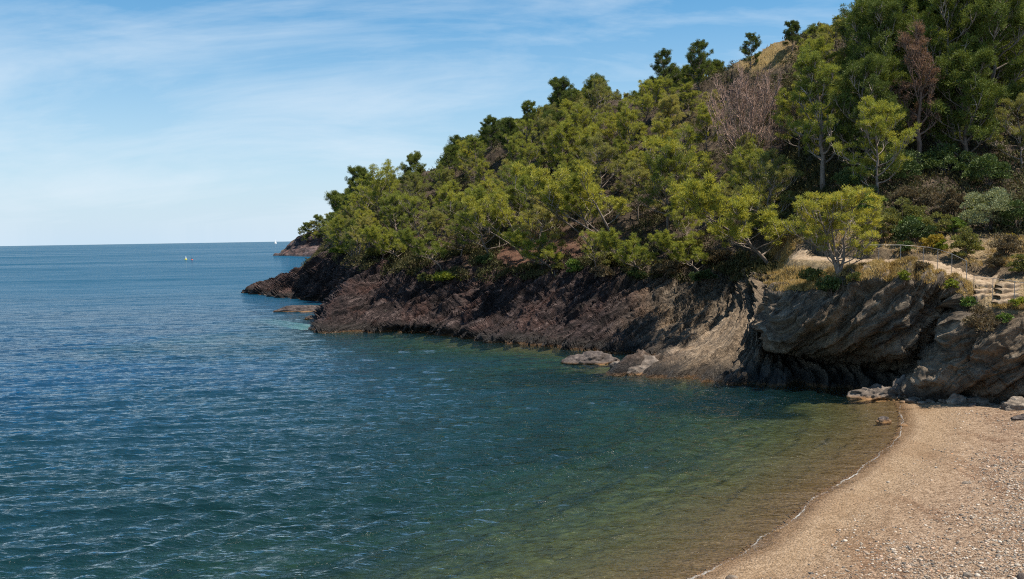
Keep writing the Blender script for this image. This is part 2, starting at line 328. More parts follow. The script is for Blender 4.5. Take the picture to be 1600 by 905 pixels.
hgt = t.math('ADD', t.math('MULTIPLY', n5, .9), hgt); hgt = t.math('ADD', hgt, t.math('ADD', t.math('MULTIPLY', f1v, .45), t.math('MULTIPLY', f2v, .25)))
bmp = t.n('ShaderNodeBump', {'Strength': 1.0, 'Distance': .5, 'Height': hgt})
wet = t.remap(jz, .25, .7, .35, .9)
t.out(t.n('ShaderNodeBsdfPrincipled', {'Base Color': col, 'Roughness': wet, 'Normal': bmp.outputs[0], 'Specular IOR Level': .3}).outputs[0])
land = mesh_np('headland_terrain', S.reshape(-1, 3), grid_faces(nu, nv), m_land, smooth=False, attrs=land_attr)
tag(land, 'rocky headland with pine covered slope and layered cliffs above the cove', None, None, 'structure')
LAND = BVHTree.FromPolygons([tuple(p) for p in S.reshape(-1, 3)], [tuple(int(a) for a in f) for f in grid_faces(nu, nv)])
def hit(px, py, bvh=None):
    d = Vector(ray(px, py)).normalized(); loc, nrm, i, dist = (bvh or LAND).ray_cast(Vector(CAM), d)
    return None if loc is None else np.array(loc)
def drop(x, y, z0=80.0, bvh=None):
    loc, nrm, i, dist = (bvh or LAND).ray_cast(Vector((x, y, z0)), Vector((0, 0, -1)))
    return None if loc is None else np.array(loc)

# far headland, half a kilometre away
FS = [((430,399.6), [(433,398.6,512),(436,397.8,514),(440,396.8,517)]), ((445,400), [(447,393,500),(452,386,505),(462,382,512)]),
      ((462,400.5), [(462,389,492),(466,377,497),(474,371,506)]), ((482,401), [(482,388,484),(483,373,489),(488,365,500)]),
      ((506,401.5), [(506,388,478),(507,372,484),(509,362,496)]), ((540,402), [(540,388,474),(541,372,480),(543,360,494)]), ((600,402), [(600,386,470),(600,370,476),(600,356,492)])]
rws = []
for wl, pr in FS:
    pts = [W(*wl)] + [P(*q_) for q_ in pr]; f0 = pts[0] + np.array([0, -4, -3.]); b = pts[-1] + np.array([6, 60, -1.0]); b2 = b + np.array([10, 60, -25.])
    rws.append([f0] + pts + [b, b2])
S2 = interp(interp(np.array(rws), [4, 26, 26, 16, 10, 6], 1, .8), [24, 30, 36, 36, 30, 30], 0, .8)
a_, b_ = S2.shape[:2]; N2 = normals(S2)
Q2 = np.stack([S2 @ sa, S2 @ sb, S2 @ sn], -1) + 2.0 * np.stack([fbm(S2 * .08, 2)] * 3, -1)
S2 = S2 + N2 * (1.0 * ridged(Q2 * np.array([.05, .05, .22]), 4) + 1.2 * (saw(Q2[..., 2] * .22) - .5))[..., None]
rock2 = np.zeros((a_, b_)); rock2[:, :] = 1 - sstep(56, 66, np.arange(b_))[None, :]
farh = mesh_np('far_headland_terrain', S2.reshape(-1, 3), grid_faces(a_, b_), m_land, attrs=dict(rock=rock2.ravel(), dry=np.zeros(a_ * b_), red=np.zeros(a_ * b_), warm=np.zeros(a_ * b_), pale=np.zeros(a_ * b_), strata=(Q2 * .25).reshape(-1, 3)))
tag(farh, 'distant rocky headland beyond the near point', None, None, 'structure')
FARB = BVHTree.FromPolygons([tuple(p) for p in S2.reshape(-1, 3)], [tuple(int(a) for a in f) for f in grid_faces(a_, b_)])
# ------------------------------------------------------------------ shoreline and depths
BEACH_PX = [(1403,622),(1413,636),(1416,655),(1408,684),(1385,708),(1340,742),(1290,774),(1235,822),(1180,860),(1130,886),(1085,908)]
shore = [W(*p)[:2] for p in BEACH_PX]
d0 = shore[-1] - shore[-2]; d0 /= np.linalg.norm(d0)
p = shore[-1]
for k in range(6):                      # the beach curves on below the picture
    ang = R(9) * k; c_, s_ = math.cos(ang), math.sin(ang)
    p = p + np.array([c_ * d0[0] - s_ * d0[1], s_ * d0[0] + c_ * d0[1]]) * 3.0; shore.append(p)
shore = np.array(shore)
# smooth resample
def resample(pl, n):
    pl = np.asarray(pl); N = len(pl); out = interp(pl, [12] * (N - 1), 0, 1.0)
    d = np.concatenate([[0], np.cumsum(np.linalg.norm(np.diff(out, axis=0), axis=1))]); s = np.linspace(0, d[-1], n)
    return np.stack([np.interp(s, d, out[:, k]) for k in range(out.shape[1])], 1)
shore_f = resample(shore, 260)
_c = np.array([W(*s_[0])[:2] for s_ in SEC[:21]]); coast = np.concatenate([_c[i] + (_c[i + 1] - _c[i]) * np.linspace(0, 1, 25)[:, None] for i in range(20)])
def dist_to(xy, pl, chunk=40000):
    out = np.empty(len(xy))
    for i in range(0, len(xy), chunk):
        q_ = xy[i:i + chunk]; out[i:i + chunk] = np.sqrt(((q_[:, None, :] - pl[None, ::3, :]) ** 2).sum(-1).min(1))
    return out
def depth_at(xy):
    db = dist_to(xy, shore_f); dr = dist_to(xy, coast)
    nz = fbm(np.concatenate([xy * .12, np.zeros((len(xy), 1))], 1), 3)
    a = .125 * db * (1 + .25 * nz) + .0016 * db ** 2; b = .15 + .26 * dr * (1 + .4 * nz) * (1 + 2.2 * sstep(66, 84, xy[:, 1])) + .004 * dr ** 2
    k = .5; h = np.clip(.5 + .5 * (b - a) / k, 0, 1); d = b * (1 - h) + a * h - k * h * (1 - h) * .5
    d = d + 4 * sstep(85, 125, xy[:, 1])
    return np.clip(d, .02, 12)
# ------------------------------------------------------------------ seabed
gx, gy = np.meshgrid(np.arange(-75, 45, .5), np.arange(2, 175, .5), indexing='ij')
xy = np.stack([gx.ravel(), gy.ravel()], 1); dep = depth_at(xy)
v3 = np.concatenate([xy, np.zeros((len(xy), 1))], 1)
zb = -dep + .10 * np.clip(dep, 0, 1) * fbm(v3 * .6, 3)
m_bed, t = mat('seabed_gravel')
pos = t.n('ShaderNodeNewGeometry').outputs['Position']
g1 = t.n('ShaderNodeTexVoronoi', {'Vector': pos, 'Scale': 4.5}).outputs['Color']; g2 = t.noise(pos, 1.1, 7, .7); g3 = t.noise(pos, .16, 4, .6, .6)
c = t.ramp(g2, [(.3, (.06, .04, .015)), (.5, (.145, .105, .05)), (.7, (.27, .21, .115))])
g1 = t.n('ShaderNodeSeparateXYZ', {0: g1}).outputs[0]; c = t.mix(.45, c, t.ramp(g1, [(0, (.04, .03, .012)), (.5, (.12, .09, .045)), (1, (.26, .21, .125))]))
c = t.mix(1.0, c, (.78, .86, .74), 'MULTIPLY'); c = t.mix(t.remap(t.attr('dep').outputs['Fac'], .12, .75, 1, 0), c, t.mix(1.0, t.ramp(t.noise(pos, 9, 6, .75), [(.3, (.045, .03, .016)), (.5, (.13, .09, .05)), (.7, (.25, .18, .105))]), (.85, .8, .7), 'MULTIPLY'))
weed = t.math('MULTIPLY', t.remap(g3, .50, .58), t.remap(t.attr('dep').outputs['Fac'], .5, 1.4))
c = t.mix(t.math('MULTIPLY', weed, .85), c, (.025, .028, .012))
c = t.mix(t.attr('weed').outputs['Fac'], c, (.012, .013, .008))  # darkens the bed for weed and for the cliff's reflection alike
t.out(t.n('ShaderNodeBsdfDiffuse', {0: c}).outputs[0])
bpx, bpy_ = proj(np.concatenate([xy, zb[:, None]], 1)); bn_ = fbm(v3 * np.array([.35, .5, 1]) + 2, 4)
weed_refl = np.exp(-((bpx - 1090) / 190) ** 2 - ((bpy_ - 632 - (bpx - 1090) * .10) / 24) ** 2) + .8 * np.exp(-((bpx - 880) / 130) ** 2 - ((bpy_ - 592) / 14) ** 2)  # weed beds, with the cliff's dark reflection painted into the same patches
weed_refl = sstep(.30, .62, weed_refl + .35 * bn_)
seabed = mesh_np('seabed', np.concatenate([xy, zb[:, None]], 1), grid_faces(*gx.shape)[:, ::-1], m_bed, smooth=True, attrs=dict(dep=dep, weed=weed_refl))
tag(seabed, 'gravel seabed showing through the shallow water', None, None, 'structure')
# ------------------------------------------------------------------ sea surface with real waves
ys = [5.0]
while ys[-1] < 190: ys.append(ys[-1] + max(.05, ys[-1] ** 2 / (887 * CAMZ) * .46))
ys = np.array(ys); xs = np.linspace(-1.0, 1.0, 1300)
near = np.stack([xs[:, None] * (ys[None, :] + 0), np.broadcast_to(ys[None, :], (len(xs), len(ys)))], -1)
keep_x = near[..., 0]
def waves(xy, sp):
    x, y = xy[..., 0], xy[..., 1]; z = np.zeros_like(x)
    r_ = np.random.default_rng(21)
    wx = x + 1.2 * pn(np.stack([x * .06, y * .06, 0 * x], -1)); wy = y + 1.6 * pn(np.stack([x * .05, y * .07, 0 * x + 9], -1))
    for lam, am, sd in [(7.5, .013, .06), (4.6, .011, .08), (3.1, .011, .11), (2.2, .013, .14), (1.5, .017, .17), (1.05, .0175, .22), (.72, .0125, .35), (.5, .0085, .5), (.34, .0046, .8)]:
        w_ = np.clip(lam / (sp * 3.0) - .5, 0, 1)
        for rep in range(3):
            a = r_.normal(R(100), sd); ph = r_.uniform(0, 6.28); L = lam * r_.uniform(.82, 1.2)
            kx, ky = math.cos(a) * 6.283 / L, math.sin(a) * 6.283 / L
            e = .55 + .75 * pn(np.stack([x / (lam * 5.0), y / (lam * 1.7), 0 * x + lam * 3 + rep * 7], -1)) * 1.1
            s_ = np.sin(kx * wx + ky * wy + ph); z += w_ * am * 1.45 * e * (s_ - .25 * np.cos(2 * (kx * wx + ky * wy + ph)))
    return z
sp = np.gradient(ys)[None, :] + 0 * near[..., 0]
flat2 = near.reshape(-1, 2); dsea = depth_at(flat2).reshape(near.shape[:2])
calm = .25 + .75 * sstep(.05, 1.2, dsea)
db_ = dist_to(flat2, shore_f).reshape(near.shape[:2]); n3_ = np.concatenate([near, 0 * near[..., :1]], -1)
def shoal(lam, am, k):                  # small waves that bend round to face the beach
    w_ = np.clip(lam / (sp * 3.0) - .5, 0, 1); ph = 6.283 * (db_ + 1.1 * pn(n3_ * .11 + k) + .25 * pn(n3_ * .5 + k)) / lam
    return w_ * am * (np.sin(ph) - .3 * np.cos(2 * ph)) * np.clip(.5 + .9 * pn(n3_ * np.array([.16, .22, 1]) + k * 3), 0, 1.4)
near_w = sstep(.2, 2.0, db_) * (1 - sstep(10, 24, db_))
zz = waves(near, sp) * calm * (1 - .35 * near_w) + near_w * (shoal(1.7, .050, 1) + shoal(1.15, .042, 2) + shoal(2.6, .045, 3) + shoal(.75, .016, 4))
zz = zz * (1 - sstep(150, 190, near[..., 1]))
ft = np.geomspace(190, 28000, 60)
farr = np.stack([xs[::6, None] * ft[None, :], np.broadcast_to(ft[None, :], (len(xs[::6]), 60))], -1)
vs = np.concatenate([np.concatenate([flat2, zz.reshape(-1, 1)], 1), np.concatenate([farr.reshape(-1, 2), np.zeros((farr.shape[0] * 60, 1))], 1)])
f1 = grid_faces(*near.shape[:2]); f2 = grid_faces(*farr.shape[:2]) + near.shape[0] * near.shape[1]
deps = np.concatenate([dsea.ravel(), np.full(farr.shape[0] * 60, 12.0)])
m_sea, t = mat('sea_water')
pos = t.n('ShaderNodeNewGeometry').outputs['Position']
def wn(rot, sc, s_, d_=5, ro=.6): return t.noise(t.n('ShaderNodeMapping', {0: pos, 2: (0, 0, R(rot)), 3: sc}).outputs[0], s_, d_, ro, .3)
h = t.math('ADD', t.math('MULTIPLY', wn(8, (.55, 1.5, 1), 1.6), .5), t.math('MULTIPLY', wn(-14, (.7, 1.6, 1), .55, 4), .9))
h = t.math('ADD', h, t.math('MULTIPLY', wn(5, (.35, 1.2, 1), .12, 3), 1.5))
bmp = t.n('ShaderNodeBump', {'Strength': 1.0, 'Distance': .38, 'Height': h})
def wnx(sx, sy, d_): return t.noise(t.n('ShaderNodeMapping', {0: pos, 3: (sx, sy, 1)}).outputs[0], 1.0, d_, .65, .2)
wind = t.remap(t.math('ADD', t.math('MULTIPLY', wnx(.004, .012, 5), .6), t.math('MULTIPLY', wnx(.05, .11, 6), .4)), .38, .62, .06, .42)      # wind-ruffled and smoother lanes
fr = t.math('MINIMUM', t.n('ShaderNodeFresnel', {0: 1.333, 1: bmp.outputs[0]}).outputs[0], t.remap(t.attr('calm').outputs['Fac'], 0, 1, .75, wind))   # a choppy sea never mirrors fully at a grazing angle
dp = t.attr('dep').outputs['Fac']
patch = t.noise(t.n('ShaderNodeMapping', {0: pos, 3: (.35, 1, 1)}).outputs[0], .035, 4, .6, .4)
deep = t.mix(t.remap(patch, .4, .62), (.006, .028, .060), (.010, .045, .088))
bodyc0 = t.mix(t.remap(dp, 1.6, 8.5), (.009, .040, .044), deep)
bodyc = t.mix(t.attr('calm').outputs['Fac'], bodyc0, (.004, .060, .115)); tint = t.ramp(t.math('DIVIDE', dp, 6.0), [(0, (1, 1, 1)), (.08, (.76, .88, .74)), (.3, (.28, .56, .44)), (1, (.02, .12, .15))])
opq = t.math('SUBTRACT', 1.0, t.math('POWER', 2.718, t.math('MULTIPLY', dp, -.32)))
body = t.n('ShaderNodeMixShader', {0: opq, 1: t.n('ShaderNodeBsdfTransparent', {0: tint}).outputs[0], 2: t.n('ShaderNodeBsdfDiffuse', {0: bodyc, 'Normal': bmp.outputs[0]}).outputs[0]})
surf = t.n('ShaderNodeMixShader', {0: fr, 1: body.outputs[0], 2: t.n('ShaderNodeBsdfGlossy', {0: (1, 1, 1, 1), 'Roughness': .06, 'Normal': bmp.outputs[0]}).outputs[0]})
t.out(surf.outputs[0])
sea = mesh_np('sea_water', vs, [f1, f2], m_sea, smooth=True, attrs=dict(dep=deps, calm=sstep(60, 170, vs[:, 1])))
tag(sea, 'blue rippled sea turning green and clear towards the beach', None, None, 'structure')
# ------------------------------------------------------------------ beach
def shore_sd(xy):                       # signed distance, positive on land (right-hand side walking from the rocks towards the camera is left of travel)
    d = np.empty(len(xy)); sg = np.empty(len(xy)); pl = shore_f; tg = np.gradient(pl, axis=0)
    for i in range(0, len(xy), 20000):
        q_ = xy[i:i + 20000]; D = ((q_[:, None, :] - pl[None]) ** 2).sum(-1); k = D.argmin(1); d[i:i + 20000] = np.sqrt(D[np.arange(len(q_)), k])
        v_ = q_ - pl[k]; sg[i:i + 20000] = np.sign(tg[k, 0] * v_[:, 1] - tg[k, 1] * v_[:, 0])
    return d * sg
def beach_z(xy):
    sd = shore_sd(xy); n_ = fbm(np.concatenate([xy * .5, np.zeros((len(xy), 1))], 1), 4)
    z = np.where(sd > 0, .105 * sd - .0022 * np.minimum(sd, 22) ** 2, .10 * sd) + .045 * n_ * sstep(.3, 3, sd)
    # berms left by the swash
    z += .05 * np.exp(-((sd - 2.2) / .5) ** 2) + .05 * np.exp(-((sd - 6) / .8) ** 2)
    return np.clip(z, -.8, 3), sd
bu, bv = np.meshgrid(np.arange(-4, 70, .14), np.arange(4, 50, .14), indexing='ij')
bxy = np.stack([bu.ravel(), bv.ravel()], 1); bz, bsd = beach_z(bxy)
okv = (bsd > -.4).reshape(bu.shape); fc = grid_faces(*bu.shape)
okf = okv.ravel()[fc].all(1); fc = fc[okf]
used, inv = np.unique(fc, return_inverse=True)
m_beach, t = mat('beach_gravel')
pos = t.n('ShaderNodeNewGeometry').outputs['Position']
v1 = t.n('ShaderNodeTexVoronoi', {'Vector': pos, 'Scale': 13.0}); v2 = t.n('ShaderNodeTexVoronoi', {'Vector': pos, 'Scale': 30.0}); v3_ = t.n('ShaderNodeTexVoronoi', {'Vector': pos, 'Scale': 5.5})
big = t.noise(t.n('ShaderNodeMapping', {0: pos, 2: (0, 0, R(35)), 3: (1, .45, 1)}).outputs[0], .45, 6, .62, .5); fine = t.noise(pos, 9, 6, .75)
s1 = t.n('ShaderNodeSeparateXYZ', {0: v1.outputs['Color']}).outputs[0]; s2 = t.n('ShaderNodeSeparateXYZ', {0: v2.outputs['Color']}).outputs[1]
val = t.math('ADD', t.math('MULTIPLY', s1, .45), t.math('ADD', t.math('MULTIPLY', s2, .35), t.math('MULTIPLY', fine, .3)))
c = t.ramp(val, [(.15, (.070, .045, .031)), (.35, (.205, .135, .086)), (.55, (.35, .245, .165)), (.8, (.49, .365, .26)), (1, (.62, .50, .385))])
c = t.mix(t.remap(big, .47, .62, 0, .75), c, t.mix(.85, c, (.52, .38, .29), 'MULTIPLY'))
b2 = t.noise(t.n('ShaderNodeMapping', {0: pos, 2: (0, 0, R(20)), 3: (.6, 1.6, 1)}).outputs[0], 1.6, 6, .7, .4); c = t.mix(t.remap(b2, .58, .72, 0, .6), c, t.mix(1.0, c, (.40, .33, .30), 'MULTIPLY'))
sd_ = t.attr('sd').outputs['Fac']; sdn = t.math('ADD', sd_, t.math('MULTIPLY', t.math('SUBTRACT', big, .5), 1.2))
c = t.mix(t.remap(sdn, 1.0, 3.4, .6, 0), c, t.mix(.5, c, (.50, .36, .20)))          # finer golden sand by the water
c = t.mix(t.remap(sdn, .05, .45, .7, 0), c, t.mix(1.0, c, (.56, .48, .39), 'MULTIPLY'))   # wet rim
rough = t.remap(sdn, .1, .7, .35, .95)
hh = t.math('ADD', t.math('MULTIPLY', v1.outputs[0], -1.0), t.math('ADD', t.math('MULTIPLY', v2.outputs[0], -.5), fine))
c = t.mix(1.0, c, (.76, .72, .67), 'MULTIPLY'); c = t.mix(t.remap(sd_, -.35, .02, 1, 0), c, t.mix(1.0, c, (.80, .72, .54), 'MULTIPLY'))
bmp = t.n('ShaderNodeBump', {'Strength': .9, 'Distance': .05, 'Height': hh})
t.out(t.n('ShaderNodeBsdfPrincipled', {'Base Color': c, 'Roughness': rough, 'Normal': bmp.outputs[0], 'Specular IOR Level': .25}).outputs[0])
bv3 = np.concatenate([bxy, bz[:, None]], 1)[used]
bv3[:, 2] += .012 * pn(bv3 * 6.0) + .010 * pn(bv3 * 2.5)
beach = mesh_np('beach', bv3, inv.reshape(-1, 4)[:, ::-1] if False else inv.reshape(-1, 4), m_beach, smooth=True, attrs=dict(sd=bsd[used]))
tag(beach, 'curved brown gravel beach at the cove', None, None, 'structure')
# swash foam along the water's edge
fs = resample(shore_f[12:215], 700); tg = np.gradient(fs, axis=0); tg /= np.linalg.norm(tg, axis=1)[:, None]; nrm2 = np.stack([tg[:, 1], -tg[:, 0]], 1)   # towards the water
z0 = np.zeros(len(fs))
fw_ = .04 + .09 * np.clip(.4 + 1.2 * pn(np.stack([fs[:, 0] * .35, fs[:, 1] * .35, z0], 1)), .0, 1) + .06 * np.abs(pn(np.stack([fs[:, 0] * 3, fs[:, 1] * 3, z0 + 4], 1)))
fade_ = np.clip(.25 + 1.1 * pn(np.stack([fs[:, 0] * .22, fs[:, 1] * .22, z0 + 2], 1)) + .65 * sstep(.30, .5, np.linspace(0, 1, len(fs))), .06, 1.25); fw_ = fw_ * fade_
of = .12 + .22 * pn(np.stack([fs[:, 0] * .5, fs[:, 1] * .5, z0 + 8], 1)) + .05 * pn(np.stack([fs[:, 0] * 4, fs[:, 1] * 4, z0], 1))
cols = []
for k, (a, hgt) in enumerate([(0, .0), (.25, .018), (.55, .028), (.85, .018), (1, .0)]):
    xy_ = fs + nrm2 * (of + fw_ * a)[:, None]; zb_ = np.maximum(beach_z(xy_)[0], .012) + hgt * (.6 + .8 * np.abs(pn(np.stack([fs[:, 0] * 5, fs[:, 1] * 5, z0 + k], 1))))
    cols.append(np.concatenate([xy_, zb_[:, None]], 1))
fo = np.stack(cols, 1)
m_foam, t = mat('swash_foam')
pos = t.n('ShaderNodeNewGeometry').outputs['Position']
al = t.remap(t.math('ADD', t.noise(pos, 15, 5, .8), t.math('MULTIPLY', t.noise(pos, .5, 3, .5), .8)), .84, 1.34)
t.out(t.n('ShaderNodeMixShader', {0: al, 1: t.n('ShaderNodeBsdfTransparent').outputs[0], 2: t.n('ShaderNodeBsdfPrincipled', {'Base Color': (.58, .58, .55, 1), 'Roughness': .7}).outputs[0]}).outputs[0])
foam = mesh_np('swash_foam', fo.reshape(-1, 3), grid_faces(len(fs), 5), m_foam, smooth=True)
tag(foam, 'thin white foam line lapping the gravel', None, None, 'stuff')
# ------------------------------------------------------------------ vegetation
def bark(name, a, b):
    m, t = mat(name); pos = t.n('ShaderNodeTexCoord').outputs['Object']
    n_ = t.noise(t.n('ShaderNodeMapping', {0: pos, 3: (1, 1, .35)}).outputs[0], 9, 5, .7); r_ = t.n('ShaderNodeObjectInfo').outputs['Random']
    c = t.mix(t.remap(n_, .35, .65), a, b); c = t.mix(t.math('MULTIPLY', r_, .35), c, (.10, .08, .065))
    t.out(t.n('ShaderNodeBsdfDiffuse', {0: c}).outputs[0]); return m
m_bark = bark('pine_bark', (.13, .098, .078), (.30, .245, .20))
m_twig = bark('pale_twigs', (.24, .19, .15), (.42, .36, .30))
m_dead = bark('dead_bark', (.33, .205, .155), (.48, .345, .28))
m_rust = bark('rusty_bark', (.14, .085, .062), (.30, .20, .155))
def leafmat(name, stops, trans=.42, gloss=.06):
    m, t = mat(name); r_ = t.n('ShaderNodeObjectInfo').outputs['Random']; a = t.attr('tone').outputs['Fac']
    pos = t.n('ShaderNodeTexCoord').outputs['Object']
    f = t.math('ADD', t.math('MULTIPLY', r_, .5), t.math('MULTIPLY', a, .5))
    c = t.ramp(f, stops)
    d = t.n('ShaderNodeMixShader', {0: trans, 1: t.n('ShaderNodeBsdfDiffuse', {0: c}).outputs[0], 2: t.n('ShaderNodeBsdfTranslucent', {0: t.mix(.5, c, t.mix(1.0, c, (1.7, 1.5, .5), 'MULTIPLY'))}).outputs[0]})
    g = t.n('ShaderNodeMixShader', {0: gloss, 1: d.outputs[0], 2: t.n('ShaderNodeBsdfGlossy', {0: (.45, .5, .3, 1), 'Roughness': .6}).outputs[0]})
    t.out(g.outputs[0]); return m
m_pine = leafmat('pine_needles', [(0, (0.106, 0.134, 0.037)), (.3, (0.193, 0.224, 0.042)), (.6, (0.292, 0.300, 0.049)), (1, (0.410, 0.375, 0.065))])
m_pinemid = leafmat('green_pine_needles', [(0, (0.104, 0.134, 0.035)), (.4, (0.198, 0.226, 0.044)), (.7, (0.302, 0.301, 0.053)), (1, (0.457, 0.393, 0.062))])
m_pineold = leafmat('olive_pine_needles', [(0, (0.131, 0.135, 0.046)), (.4, (0.220, 0.219, 0.066)), (.7, (0.310, 0.289, 0.082)), (1, (0.410, 0.353, 0.116))])
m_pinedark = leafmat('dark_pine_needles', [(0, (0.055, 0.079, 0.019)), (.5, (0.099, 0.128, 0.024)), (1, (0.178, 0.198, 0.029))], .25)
m_rustleaf = leafmat('rusty_needles', [(0, (0.130, 0.071, 0.046)), (.5, (0.220, 0.127, 0.088)), (1, (0.300, 0.196, 0.135))], .2, .02)
m_dull = leafmat('dull_dead_needles', [(0, (.19, .13, .10)), (1, (.30, .20, .16))], .2, .02)
m_bush = dict(
    green=leafmat('bright_bush_leaves', [(0, (0.061, 0.111, 0.022)), (.5, (0.115, 0.182, 0.031)), (1, (0.203, 0.260, 0.042))], .3, .10),
    dark=leafmat('dark_bush_leaves', [(0, (0.024, 0.044, 0.014)), (.5, (0.047, 0.078, 0.022)), (1, (0.088, 0.124, 0.030))], .25, .10),
    olive=leafmat('olive_bush_leaves', [(0, (0.095, 0.104, 0.034)), (.5, (0.162, 0.163, 0.048)), (1, (0.257, 0.234, 0.072))], .3, .05),
    grey=leafmat('grey_bush_leaves', [(0, (0.121, 0.143, 0.078)), (.5, (0.203, 0.227, 0.120)), (1, (0.311, 0.325, 0.180))], .25, .08),
    brown=leafmat('brown_bush_leaves', [(0, (.075, .058, .035)), (.5, (.14, .105, .065)), (1, (.22, .17, .11))], .2, .03),
    yellow=leafmat('yellow_bush_leaves', [(0, (.16, .13, .025)), (.5, (.27, .20, .03)), (1, (.38, .27, .04))], .3, .04),
    lime=leafmat('lime_bush_leaves', [(0, (.12, .15, .02)), (.5, (.20, .23, .03)), (1, (.28, .28, .045))], .35, .05))

def blades(cen, dirs, L, Wd, rr):
    """one slim triangle per row"""
    n = len(cen); rnd = rr.normal(size=(n, 3)); s = np.cross(dirs, rnd); s /= np.linalg.norm(s, axis=1)[:, None] + 1e-9
    L = np.broadcast_to(L, n)[:, None]; Wd = np.broadcast_to(Wd, n)[:, None]
    v = np.stack([cen - s * Wd * .5 - dirs * L * .3, cen + s * Wd * .5 - dirs * L * .3, cen + dirs * L * .7], 1).reshape(-1, 3)
    return v, np.arange(3 * n).reshape(-1, 3)
def unit(v): return v / (np.linalg.norm(v, axis=-1, keepdims=True) + 1e-9)
def rot_about(v, ax, a):
    ax = unit(ax); return v * math.cos(a) + np.cross(ax, v) * math.sin(a) + ax * (ax @ v) * (1 - math.cos(a))

def pine(seed, h=7.0, spread=3.0, lean=(0, 0), bare=.28, nl=14, puff=.40, nb=46, rise=.5, top=.35, needles=True, twig=1.0, fork=0, bl=(.27, .075), trunk_r=.15, nsub=5, fk=.35):
    rr = np.random.default_rng(seed); segs = []; tips = []
    s = np.linspace(0, 1, 11); trunks = []
    for k in range(1 + fork):
        wob = np.stack([np.cumsum(rr.normal(0, .05, 11)), np.cumsum(rr.normal(0, .05, 11)), 0 * s], 1) * h * .35 * s[:, None] ** .5
        l2 = np.array(lean) if k == 0 else np.array(lean) + rr.normal(0, fk, 2)
        tr = np.stack([l2[0] * h * s ** 1.35, l2[1] * h * s ** 1.35, h * .93 * (s - .12 * s * np.hypot(*l2))], 1) + wob
        tr -= tr[0]; tr[0, 2] = -.5
        rad = trunk_r * h / 7 * (1 - .86 * s) * (1 if k == 0 else .75); segs.append((tr, rad)); trunks.append((tr, rad))
    for j in range(nl):
        tr, rad = trunks[j % len(trunks)]
        tt = bare + (1 - bare) * ((j + rr.uniform(.1, .9)) / nl) ** .85; q = tt * 10; i = min(int(q), 9); f = q - i
        o = tr[i] * (1 - f) + tr[i + 1] * f; r0 = (rad[i] * (1 - f) + rad[i + 1] * f) * .62
        az = j * 2.399 + rr.normal(0, .45); rel = (tt - bare) / (1 - bare)
        ln = spread * (1 - (1 - top) * rel ** 1.7) * rr.uniform(.62, 1.12) * (.80 + .20 * min(1, rel * 4))
        d = np.array([math.cos(az), math.sin(az), rr.uniform(-.05, .45) + .5 * rel]); d = unit(d + .35 * np.array([lean[0], lean[1], 0]))
        pts = [o]; dd = d.copy(); n = 7
        for k in range(n):
            dd = unit(dd + np.array([0, 0, rise * .22]) + rr.normal(0, .12, 3)); pts.append(pts[-1] + dd * ln / n)
        pts = np.array(pts); segs.append((pts, np.maximum(r0 * np.linspace(1, .16, n + 1), .012)))
        for b in range(nsub):
            sb = .34 + .66 * (b + rr.uniform(.2, 1)) / nsub; qq = min(sb, .999) * n; i2 = int(qq); o2 = pts[i2] * (1 - qq + i2) + pts[i2 + 1] * (qq - i2)
            ax = unit(pts[min(i2 + 1, n)] - pts[i2]); side = (-1) ** b * rr.uniform(.45, 1.1)
            d2 = unit(rot_about(ax, np.array([0, 0, 1.]), side) + np.array([0, 0, rr.uniform(.05, .55)])); l2 = (.30 * ln * (1.25 - .7 * sb) + .35) * rr.uniform(.7, 1.2)
            p2 = [o2]; 
            for k in range(4): d2 = unit(d2 + np.array([0, 0, .16]) + rr.normal(0, .16, 3)); p2.append(p2[-1] + d2 * l2 / 4)
            p2 = np.array(p2); segs.append((p2, np.linspace(.034, .013, 5) * h / 7)); tips.append(p2[-1])
            for k in (1, 2, 3):
                if rr.random() < .85 * twig:
                    d3 = unit(d2 + rr.normal(0, .7, 3) + np.array([0, 0, .35])); l3 = rr.uniform(.3, .65); e = p2[k] + d3 * l3
                    segs.append((np.array([p2[k], p2[k] + d3 * l3 * .5 + rr.normal(0, .04, 3), e]), np.array([.017, .013, .009]) * h / 7)); tips.append(e)
    big = [g_ for g_ in segs if len(g_[0]) > 6]; sm = [g_ for g_ in segs if len(g_[0]) <= 6]
    v1_, f1_ = tubes(big, 6); v2_, f2_ = tubes(sm, 3)
    tv, tf = np.concatenate([v1_, v2_]), np.concatenate([f1_, f2_ + len(v1_)]); mi = np.concatenate([np.zeros(len(f1_)), np.ones(len(f2_))])
    tips = np.array(tips); cr = None
    if needles:
        n = len(tips); keep = rr.random(n) < (needles if needles is not True else 1.0); tips_k = tips[keep]; n = len(tips_k)
        ps = puff * rr.uniform(.65, 1.25, n)
        u_ = unit(rr.normal(size=(n, nb, 3))); rad = rr.random((n, nb, 1)) ** .45
        c_ = tips_k[:, None, :] + u_ * rad * ps[:, None, None] * np.array([1, 1, .72]) + np.array([0, 0, .05])
        dr = unit(u_ + np.array([0, 0, .55]) + rr.normal(0, .35, (n, nb, 3)))
        bv_, bf_ = blades(c_.reshape(-1, 3), dr.reshape(-1, 3), bl[0] * rr.uniform(.7, 1.25, n * nb), bl[1], rr)
        tone = np.repeat((np.clip(rr.normal(.5, .25, n), 0, 1)[:, None] * .7 + rr.random((n, nb)) * .3).ravel(), 3)
        cr = (bv_, bf_, tone)
    return (tv, tf, mi), cr
def build_tree(name, spec, m_t, m_c, crown_name='crown'):
    (tv, tf, mi), cr = spec; root = empty(name, (0, 0, 0))
    mesh_np('trunk', tv, tf, m_t, root, smooth=True, mats=[m_t, m_twig if m_t is m_bark else m_t], midx=mi)
    if cr is not None: mesh_np(crown_name, cr[0], cr[1], m_c, root, attrs=dict(tone=cr[2]))
    return root
PR = {}
